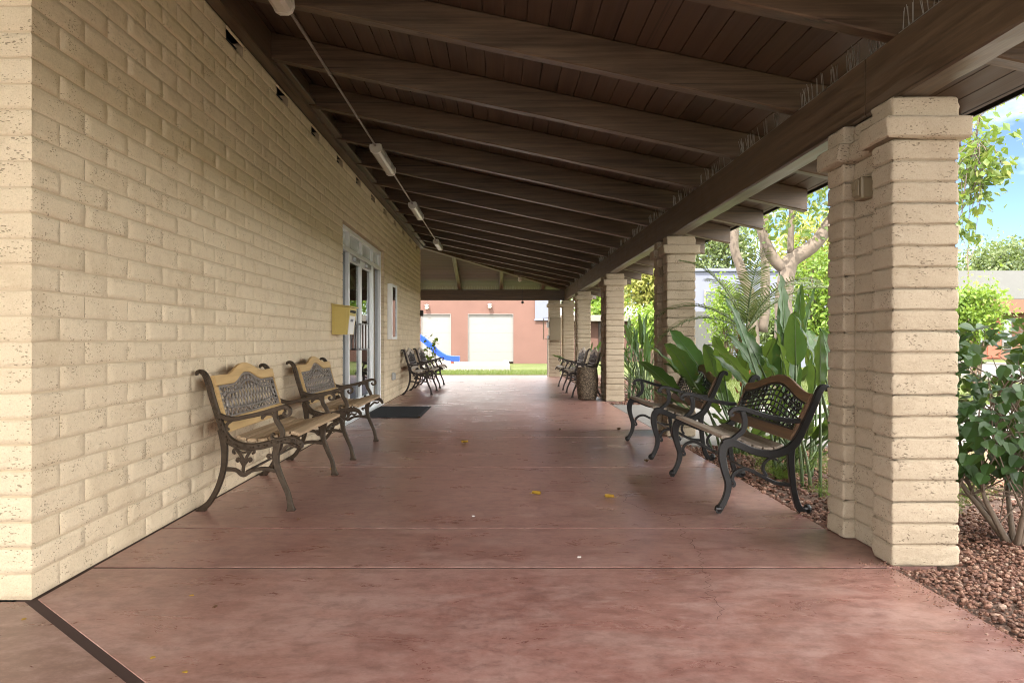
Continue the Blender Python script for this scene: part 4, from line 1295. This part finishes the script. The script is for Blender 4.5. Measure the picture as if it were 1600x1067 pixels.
paradise_clump('big leaved bird of paradise plant between the two black benches, broad blades', (2.22, 7.35, -.03),
   [(8,.50,.78,.12,.45,.46,.60,.19,.26,0,A),(5,.55,.74,.2,.5,.48,.60,.19,.25,2.3,4.2),(14,.08,.45,.12,.5,.38,.52,.11,.18,0,A)], 31)
paradise_clump('tall bird of paradise plant with upright pointed leaves, behind the first black bench', (2.36, 6.35, -.03),
   [(9,.60,.95,.05,.36,.45,.60,.15,.21,0,A),(7,.35,.7,.1,.45,.42,.56,.14,.2,0,A),(5,.95,1.18,.0,.25,.42,.54,.09,.13,.5,5.5),(12,.08,.4,.1,.45,.38,.55,.09,.15,0,A)], 32)
paradise_clump('narrow leaved bird of paradise plant in the bed against the first pier', (2.36, 5.55, -.03),
   [(6,.55,.85,.0,.22,.35,.5,.08,.14,0,A)], 37)
paradise_clump('dense clump of upright narrow leaves between the second and third piers', (2.52, 14.2, -.03),
   [(26,.55,1.0,.0,.4,.42,.6,.07,.12,0,A),(24,.15,.5,.1,.5,.5,.65,.05,.09,0,A)], 33)
paradise_clump('smaller bird of paradise plant beyond the dense clump, before the fourth pier', (2.45, 17.0, -.03),
   [(12,.45,.85,.05,.3,.4,.55,.12,.18,-1.7,1.7),(5,.3,.6,.05,.2,.4,.5,.12,.18,-3.1,3.1)], 34)
paradise_clump('low bird of paradise plant in the bed beside the last pier', (2.25, 21.3, -.03),
   [(10,.35,.8,.05,.5,.4,.55,.10,.16,0,A)], 35)

def pinnate_palm(label, base, th, fronds, seed):
    r = random.Random(seed); root = empty('pygmy_palm', base, label, 'palm')
    tk, cr, rb = MB(), MB(), MB()
    pts = [Vector(base)+Vector((.05*math.sin(t*2), .03*t, th*t)) for t in [i/8 for i in range(9)]]
    tube(tk, pts, [.062,.055,.050,.05,.05,.052,.06,.075,.055], 10)
    for i in range(60):
        a = r.uniform(0, 6.28); z = th*r.uniform(.3, 1); tube(tk, [pts[0]+Vector((.05*math.cos(a), .05*math.sin(a), z)), pts[0]+Vector((.085*math.cos(a), .085*math.sin(a), z+.06))], [.012,.004], 4)
    top = pts[-1]
    for k in range(fronds):
        az = k*2.399+r.uniform(-.2,.2); el = r.uniform(.35, 1.35); L = r.uniform(.9, 1.3)
        out = Vector((math.cos(az), math.sin(az), 0)); p = top.copy(); d = (out*math.cos(el)+Vector((0,0,math.sin(el)))).normalized(); mid = [p.copy()]
        n = 18
        for i in range(n):
            d = (d - Vector((0,0,.062+.012*i*.3))).normalized(); p = p+d*L/n; mid.append(p.copy())
        tube(rb, mid, [.008*(1-.8*i/n) for i in range(n+1)], 5)
        for i in range(4, n*2, 1):
            t = i/(n*2); q = t*n; a = int(q); f = q-a; m = mid[a]*(1-f)+mid[min(a+1,n)]*f
            dd = (mid[min(a+1,n)]-mid[a]).normalized() if a < n else d
            sd = dd.cross(Vector((0,0,1))); sd = sd.normalized() if sd.length > .01 else Vector((-out.y,out.x,0)); up = sd.cross(dd)
            ll = .24*math.sin(PI*(.12+.83*t))
            for s in (-1, 1):
                e = (sd*s + dd*.75 + up*r.uniform(.0,.25)).normalized(); tip = m+e*ll-Vector((0,0,.15*ll)); w = dd*.006
                h = m+e*ll*.5+up*.008
                cr.add([m-w, m+w, h+w*1.1, tip, h-w*1.1], [(0,1,2,4),(4,2,3)])
    tk.build('trunk', M['palmbark'], root, smooth=True); rb.build('frond_ribs', M['lf_bop_stem'], root); cr.build('crown', M['lf_palm'], root)
pinnate_palm('small feathery palm with a rusty trunk behind the broad leaved plant', (2.47, 8.12, -.03), 1.15, 12, 41)

# asparagus ferns in the bed
def fern(label, x, y, rad, h, n, seed):
    r = random.Random(seed); g = MB()
    for _ in range(n):
        a = r.uniform(0, 6.28); l = r.uniform(.5, 1)*rad; hh = h*r.uniform(.5, 1); p = Vector((x+r.uniform(-.05,.05), y+r.uniform(-.05,.05), -.02)); prev = p
        for i in range(1, 7):
            t = i/6; q = p+Vector((math.cos(a)*l*t, math.sin(a)*l*t, hh*math.sin(PI*.62*t)))
            for _k in range(5):
                m = prev.lerp(q, r.random()); e = Vector((r.uniform(-1,1), r.uniform(-1,1), r.uniform(-.2,1))).normalized()*r.uniform(.018,.035); w = Vector((r.uniform(-1,1), r.uniform(-1,1), 0))*.0022
                g.add([m-w, m+w, m+e], [(0,1,2)])
            prev = q
    o = g.build('asparagus_fern', M['lf_fern'], at=(x, y, -.03)); tag(o, label, 'fern', 'low ferns in the planted bed')
fern('low feathery fern in the gravel under the near end of the first black bench', 2.22, 5.15, .30, .14, 130, 51)
fern('low feathery fern behind the first black bench, fuller and brighter', 2.50, 5.75, .42, .26, 190, 52)
fern('low feathery fern under the middle of the first black bench', 2.16, 6.05, .26, .12, 90, 53)
fern('low feathery fern between the two black benches', 2.25, 6.75, .36, .20, 150, 54)
fern('low feathery fern deep in the bed beside the first pier', 2.75, 4.9, .36, .22, 150, 55)

fern('low feathery fern at the edge of the garden path behind the second black bench', 2.55, 7.55, .40, .28, 190, 56)
fern('low feathery fern pressed against the back of the first pier', 2.3, 4.75, .26, .18, 110, 57)
# the leafy shrub beside the first pier
def round_leaf(g, p, out, size, r):
    up = Vector((r.uniform(-.5,.5), r.uniform(-.8,.2), 1)).normalized()
    d = (out + Vector((r.uniform(-.6,.6), r.uniform(-.6,.6), r.uniform(-.8,.2)))).normalized(); s = d.cross(up).normalized(); u = s.cross(d)
    o = [(0,0,0),(.12,.36,.07),(.42,.46,.10),(.75,.30,.05),(1,0,-.06),(.75,-.30,.05),(.42,-.46,.10),(.12,-.36,.07),(.45,0,-.02)]
    vs = [p + (d*a + s*b + u*c)*size for a, b, c in o]
    g.add(vs, [(0,1,2,8),(8,2,3,4),(8,4,5,6),(0,8,6,7)])
def shrub(name, label, base, stems, crown_c, crown_r, nl, size, leaf, seed, group=None, stem_r=.014, twigs=70):
    r = random.Random(seed); root = empty(name, base, label, 'shrub', group); st, lf = MB(), MB(); b = Vector(base); tips = []
    cc = Vector(crown_c); cr = Vector(crown_r)
    for k in range(stems):
        a = k*2.4+r.uniform(-.3,.3); e = cc + Vector((cr.x*math.cos(a)*r.uniform(.2,.8), cr.y*math.sin(a)*r.uniform(.2,.8), cr.z*r.uniform(-.3,.7)))
        m = b.lerp(e, .5) + Vector((math.cos(a)*.10, math.sin(a)*.10, -.05)); q = b.lerp(e,.22)+Vector((math.cos(a)*.09, math.sin(a)*.09, 0))
        pts = [Vector(t) for t in crom([tuple(b+Vector((math.cos(a)*.03, math.sin(a)*.03, 0))), tuple(q), tuple(m), tuple(e)], 5)]
        tube(st, pts, [stem_r*(1-.75*i/(len(pts)-1))+.002 for i in range(len(pts))], 6); tips += pts[7:]
    for _ in range(twigs):
        p = r.choice(tips); e = cc + Vector((r.gauss(0,.55)*cr.x, r.gauss(0,.55)*cr.y, r.gauss(0,.55)*cr.z)); e = p + (e-p)*min(1, .45/max(.01,(e-p).length))
        m = p.lerp(e,.5)+Vector((0,0,-.03)); tube(st, [p, m, e], [.005,.0035,.002], 4, False); tips.append(e); tips.append(m)
    for _ in range(nl):
        while True:
            q = Vector((r.uniform(-1,1), r.uniform(-1,1), r.uniform(-1,1)))
            if q.length < 1 and r.random() < .35+.65*q.length and noise.noise(Vector((q.x*2.3+seed, q.y*2.3, q.z*2.3))) > -.18: break
        p = cc + Vector((q.x*cr.x, q.y*cr.y, q.z*cr.z)); out = Vector((q.x, q.y, q.z*.3-.2))
        round_leaf(lf, p, out, size*r.uniform(.55,1.15), r)
    st.build('stems', M['stem'], root, smooth=True); lf.build('leaves', leaf, root)
    return root
shrub('leafy_shrub', 'dark green round leaved shrub with many bare stems, in gravel beside the first pier', (2.72, 4.22, -.04), 9, (2.76, 4.32, .70), (.60, .55, .47), 1150, .080, M['lf_shrub'], 61, None, .016, 120)
shrub('leafy_shrub', 'thin sprig of leaves growing at the far end of the block wall', (-1.68, 19.9, -.05), 4, (-1.70, 20.0, .85), (.17, .3, .45), 60, .11, M['lf_lime'], 62, None, .008, 14)

# ------------------------------------------------------------------ trees
def diamond(g, p, size, r, droop=.3):
    d = Vector((r.uniform(-1,1), r.uniform(-1,1), r.uniform(-1,.5)-droop)).normalized(); s = d.cross(Vector((r.uniform(-1,1), r.uniform(-1,1), r.uniform(-1,1)))).normalized(); u = s.cross(d)
    a = size*.5
    g.add([p, p+d*a*.8+s*a*.55+u*a*.12, p+d*size, p+d*a*.8-s*a*.55+u*a*.12], [(0,1,2),(0,2,3)])
def leaf_mass(g, c, rad, clumps, per, size, r, tw=None, src=None, spread=.30):
    c = Vector(c); rad = Vector(rad)
    for _ in range(clumps):
        while True:
            q = Vector((r.uniform(-1,1), r.uniform(-1,1), r.uniform(-1,1)))
            if q.length < 1 and r.random() < .25+.75*q.length: break
        cc = c + Vector((q.x*rad.x, q.y*rad.y, q.z*rad.z)); k = spread*r.uniform(.6,1.4)
        if tw is not None and src:
            s = min(src, key=lambda v: (v-cc).length); m = s.lerp(cc,.5)+Vector((r.uniform(-.1,.1), r.uniform(-.1,.1), .05)); l = (cc-s).length
            tube(tw, [s, m, cc], [.004+.004*l,.003+.003*l,.002], 4, False)
        for _k in range(per):
            p = cc + Vector((r.gauss(0,1)*rad.x, r.gauss(0,1)*rad.y, r.gauss(0,.8)*rad.z))*k
            diamond(g, p, size*r.uniform(.6,1.3), r)
def tree(name, label, base, limbs, masses, bark, leaf, seed, group=None, cat='tree'):
    r = random.Random(seed); root = empty(name, base, label, cat, group); tk, cr = MB(), MB(); src = []
    for pts, r0, r1 in limbs:
        P = [Vector(p) for p in crom(pts, 5)]; n = len(P)-1
        P = [p + noise.noise_vector(p*1.7)*r0*.35 for p in P]
        tube(tk, P, [(r0+(r1-r0)*i/n)*(1+.10*noise.noise(P[i]*4)) for i in range(n+1)], 10); src += P[n//2:]
    for c, rad, clumps, per, size in masses: leaf_mass(cr, c, rad, clumps, per, size, r, tk, src)
    tk.build('trunk', bark, root, smooth=True); cr.build('crown', leaf, root)
    return root
def P(px, py, Y): return ((px-780)*Y/1250, Y, H-(py-531)*Y/1250)

Y = 14.5
tree('shade_tree', 'pale barked tree with a thick leaning limb and loose yellow green leaves', (5.2, Y, -.09),
  [([(5.2,Y,-.1),(5.15,Y,1.2),(5.22,Y,2.35),P(1268,385,Y),P(1310,335,Y),(7.0,Y-.6,4.6),(7.6,Y-1.6,5.4)], .18, .08),
   ([(5.22,Y,2.3),P(1205,400,Y),P(1180,330,Y),(4.4,Y+.3,4.9)], .13, .05),
   ([P(1236,395,Y),P(1238,330,Y),P(1240,260,Y),(5.5,Y,5.6)], .06, .03),
   ([P(1300,345,Y),(6.6,Y-2,4.4),(6.3,Y-4.2,4.5),(5.5,Y-5.4,4.0),(5.38,Y-5.5,3.3)], .09, .008)],
  [((5.2,Y,3.7),(1.1,1.0,.75),34,26,.13),((6.3,Y-.6,4.6),(1.8,1.6,1.0),44,30,.13),((4.4,Y+.3,4.9),(1.6,1.3,.9),30,26,.13),
   ((5.36,Y-5.5,3.05),(.26,.4,.50),26,22,.11),((5.26,Y-5.5,2.45),(.13,.2,.30),9,12,.10),((5.9,Y-5.3,4.0),(.7,.5,.28),14,12,.11)],
  M['bark_pale'], M['lf_tree'], 71)
Y = 19.0
tree('shade_tree', 'pale barked tree whose bare trunk curves up under the eave', (6.0, Y, -.09),
  [([(6.1,Y,-.1),P(1175,480,Y),P(1160,430,Y),P(1148,380,Y),P(1152,330,Y),(5.9,Y,6.0)], .14, .08),
   ([P(1192,520,Y),P(1196,440,Y),P(1194,370,Y),P(1198,300,Y),(6.6,Y,6.5)], .12, .07)],
  [((5.8,Y,5.2),(1.6,1.4,.9),30,26,.15),((6.8,Y+.5,5.8),(1.6,1.4,1.0),26,26,.15),(P(1165,345,Y),(.5,.5,.3),6,14,.14)],
  M['bark_pale'], M['lf_tree'], 72)
# hedges, bushes and trees farther off
def bush(label, px0, px1, py0, py1, Y, leaf, n, per, size, seed, name='garden_bush', group='bushes beyond the lawn', trunk=True):
    a = P(px0, py1, Y); b = P(px1, py0, Y); c = ((a[0]+b[0])/2, Y, (a[2]+b[2])/2); rad = ((b[0]-a[0])/2*.9, (b[0]-a[0])/2*.8, (b[2]-a[2])/2*.9)
    limbs = []
    r = random.Random(seed)
    for k in range(5):
        e = (c[0]+rad[0]*r.uniform(-.6,.6), Y+rad[1]*r.uniform(-.5,.5), c[2]+rad[2]*r.uniform(0,.5))
        limbs.append(([(c[0]+.1*k-.2, Y, -.1), ((c[0]+e[0])/2+.05, Y, (c[2])*.5), e], .035+.012*rad[0], .012))
    tree(name, label, (c[0], Y, -.09), limbs, [(c, rad, n, per, size)], M['bark'], leaf, seed, group, 'bush' if 'bush' in name else 'tree')
bush('bright lime green bush in front of the salmon house, beyond the leafy shrub', 1480, 1566, 440, 535, 20, M['lf_lime'], 120, 26, .12, 81)
bush('lime green bush before the pale blue building, left of the palm', 1106, 1165, 440, 545, 22, M['lf_lime'], 90, 24, .11, 82)
bush('tall bright green bush behind the leaning limb of the big pale tree', 1225, 1345, 385, 545, 21, M['lf_lime'], 190, 28, .14, 83)
bush('rounded green bush seen between the second and third piers', 985, 1050, 478, 545, 30, M['lf_lime'], 110, 24, .15, 84)
bush('green bush low beside the pale blue building', 1180, 1235, 480, 560, 24, M['lf_olive'], 70, 24, .13, 85)
bush('green bush seen between the third and fourth piers', 920, 960, 470, 500, 48, M['lf_lime'], 70, 24, .2, 90)
def big_tree(label, px0, px1, py0, py1, Y, leaf, n, per, size, seed):
    bush(label, px0, px1, py0, py1, Y, leaf, n, per, size, seed, 'distant_tree', 'trees behind the buildings')
big_tree('dusty green rounded tree behind the grey roof of the salmon house', 1500, 1640, 372, 470, 62, M['lf_olive'], 210, 30, .34, 86)
big_tree('dark green pine like tree rising behind the pale blue building', 1070, 1185, 345, 450, 46, M['lf_olive'], 170, 30, .26, 87)
big_tree('pale yellow green tree seen between the second and third piers', 975, 1060, 385, 490, 38, M['lf_yellow'], 170, 30, .22, 88)
big_tree('fresh green tree beyond the last piers', 880, 990, 425, 500, 60, M['lf_lime'], 120, 28, .32, 89)
big_tree('yellow green tree behind the tall bright bush', 1210, 1360, 330, 470, 40, M['lf_yellow'], 170, 28, .26, 91)
# bare sapling above the lime bush
r = random.Random(5); rt = empty('bare_sapling', (14.5, 25, -.09), 'thin leafless sapling standing above the lime green bush', 'tree')
g = MB(); b0 = P(1513, 430, 25)
tube(g, [(b0[0], 25, -.1), b0, P(1512,400,25), P(1516,360,25)], [.03,.02,.014,.006], 5)
g.build('trunk', M['bark'], rt)
for q in ((1512,405,1498,388),(1513,410,1528,370),(1512,398,1505,372),(1516,380,1523,355),(1513,415,1494,418)):
    g = MB(); tube(g, [P(q[0],q[1],25), P((q[0]+q[2])/2+1,(q[1]+q[3])/2+2,25), P(q[2],q[3],25)], [.012,.008,.004], 4); g.build('twig', M['bark'], rt)

# ------------------------------------------------------------------ far buildings
YR = 38.0
rb = empty('salmon_building', (-4, YR, 0), 'salmon red stuccoed building with two white shutter doors past the far lawn', 'building')
g = MB(); dz = 2.27
doors = [(-6.4,-4.2),(-3.72,-2.29),(-1.49,.67)]
xs = [-14] + [v for d in doors for v in d] + [2.34]
for a, b in zip(xs[::2], xs[1::2]): box(g, a, b, YR, YR+.3, -.1, dz)
box(g, -14, 2.34, YR, YR+.3, dz, 4.4); box(g, -14, 2.34, YR+.3, YR+8, -.1, 4.4)
g.build('wall', M['stucco'], rb)
for a, b in doors:
    g = MB(); n = 5
    for k in range(n): cbox(g, a+.03, b-.03, YR+.06, YR+.12, dz*k/n+.001, dz*(k+1)/n-.001, .004)
    d = g.build('shutter_door', M['door_white'], rb)
    g = MB(); box(g, a+.001, a+.03, YR-.012, YR+.13, 0, dz-.03); box(g, b-.03, b-.001, YR-.012, YR+.13, 0, dz-.03); box(g, a+.001, b-.001, YR-.014, YR+.13, dz-.03, dz-.001); g.build('door_frame', M['door_white'], d)
g = MB(); cbox(g, 1.70, 2.36, YR-.08, YR-.001, 2.0, 4.3, .01); cbox(g, 1.66, 2.37, YR-.10, YR-.081, 1.95, 2.03, .008); g.build('white_panel', M['lilac'], rb)
for x, zc in ((-3.43, 2.62), (-.45, 2.66)):
    sc = empty('wall_lamp', (x, YR-.1, zc), ('round wall lamp over the far white shutter door, in clear view' if x > -2 else 'round wall lamp at the edge of the block wall on the salmon building'), 'lamp')
    g = MB(); cbox(g, x-.06, x+.06, YR-.08, YR-.001, zc-.03, zc+.12, .02); g.build('bracket', M['iron_dark'], sc)
    g = MB(); ball(g, (x, YR-.15, zc-.05), .09, 14, 9); g.build('globe', M['lens'], sc)
    g = MB(); lathe(g, [(.12,0),(.10,.04),(.04,.07)], x, YR-.15, zc+.035, 14); g.build('hood', M['steel'], sc)
wg = empty('low_wing', (6, 42, 0), 'low salmon wing with a broad white fascia beyond the last piers', 'building')
g = MB(); box(g, 2.5, 10, 42, 48, -.1, 2.0); g.build('wall', M['stucco'], wg)
g = MB(); cbox(g, 2.4, 10.4, 41.5, 48.2, 2.0, 2.32, .02); g.build('fascia', M['curb'], wg)
g = MB(); cbox(g, 5.2, 5.4, 41.93, 41.995, -.08, 1.98, .01); cbox(g, 4.1, 4.25, 41.93, 41.995, -.08, 1.98, .01); g.build('post', M['iron_dark'], wg)

g = MB(); zc = .13
cbox(g, -7, .40, 29.4, 29.62, -.15, zc, .015); cbox(g, .18, .40, 29.621, 35.6, -.15, zc, .015)
cb = g.build('sandbox_curb', M['curb'], at=(-3, 32, 0)); tag(cb, 'low white concrete curb framing the play sand by the blue slide', 'curb')
g = MB(); box(g, -7, .179, 29.621, 36.5, -.12, .05); tag(g.build('play_sand', M['sand']), kind='structure')

sd = empty('slide', (-2.5, 33, .05), 'blue plastic playground slide sticking out past the end of the block wall', 'slide')
ch = crom([(-4.1,1.28),(-3.62,1.25),(-3.15,.98),(-2.65,.52),(-2.25,.27),(-1.9,.20),(-1.64,.19)], 6)
g = MB(); vs = []; fs = []
sec = [(-.28,.17),(-.25,.18),(-.22,.16),(-.20,.0),(.20,.0),(.22,.16),(.25,.18),(.28,.17),(.27,-.03),(-.27,-.03)]
for i, (x, z) in enumerate(ch):
    a = ch[max(i-1,0)]; b = ch[min(i+1,len(ch)-1)]; t = Vector((b[0]-a[0],0,b[1]-a[1])).normalized(); nrm = Vector((-t.z,0,t.x))
    for y, h in sec: vs.append(Vector((x,33+y,z))+nrm*h)
m = len(sec)
for i in range(len(ch)-1):
    for q in range(m): fs.append((i*m+q, i*m+(q+1)%m, (i+1)*m+(q+1)%m, (i+1)*m+q))
fs.append(tuple(range(m))[::-1]); fs.append(tuple((len(ch)-1)*m+q for q in range(m)))
g.add(vs, fs); g.build('chute', M['blue'], sd, smooth=False)
for s in (-.24, .24):
    g = MB(); tube(g, [(-4.05,33+s,.03),(-4.05,33+s,2.0)], .03, 8); g.build('post', M['redwood'], sd)
g = MB(); cbox(g, -1.98, -1.88, 32.78, 33.22, .04, .18, .01); g.build('foot_block', M['redwood'], sd)

hs = empty('salmon_house', (30, 46, 0), 'salmon house with a pale grey roof band across the street, seen past the first pier', 'house')
g = MB(); box(g, 22, 42, 46, 56, -.1, 2.55); g.build('wall', M['stucco_b'], hs)
g = MB(); cbox(g, 21.2, 42.8, 45.2, 57, 2.55, 3.35, .02); g.build('fascia', M['stucco_b'], hs)
g = MB(); g.add([(21.2,45.19,3.351),(42.8,45.19,3.351),(42.8,57,3.351),(21.2,57,3.351),(21.6,46.4,5.05),(42.4,46.4,5.05),(42.4,56,5.05),(21.6,56,5.05)], FB); g.build('roof', M['greyroof'], hs)
for x in (27.4, 28.9, 31.5):
    g = MB(); cbox(g, x, x+.55, 45.93, 45.99, .5, 2.3, .01); f = g.build('window', M['door_white'], hs)
    g = MB(); box(g, x+.06, x+.49, 45.905, 45.925, .56, 2.24); g.build('pane', M['glass'], f)
g = MB(); cbox(g, 28.05, 28.8, 45.94, 45.99, 0, 2.25, .01); g.build('door', M['redwood'], hs)
lb = empty('pale_blue_building', (10, 33, 0), 'flat roofed pale blue building with white windows behind the palm', 'building')
g = MB(); box(g, 8.0, 17.5, 33, 41, -.1, 3.85); g.build('wall', M['lilac'], lb)
g = MB(); cbox(g, 7.9, 17.6, 32.9, 41.1, 3.85, 3.98, .02); g.build('parapet', M['lilac'], lb)
for x, z0, z1 in ((8.45, 2.35, 3.1), (11.0, 1.0, 2.4), (13.4, 1.0, 2.4)):
    g = MB(); cbox(g, x, x+.75, 32.93, 32.99, z0, z1, .01); f = g.build('window', M['door_white'], lb)
    g = MB(); box(g, x+.06, x+.69, 32.905, 32.925, z0+.06, z1-.06); g.build('pane', M['glass'], f)
g = MB(); cbox(g, 8.02, 9.0, 32.3, 32.99, -.05, 2.2, .02); g.build('bay', M['greyroof'], lb)
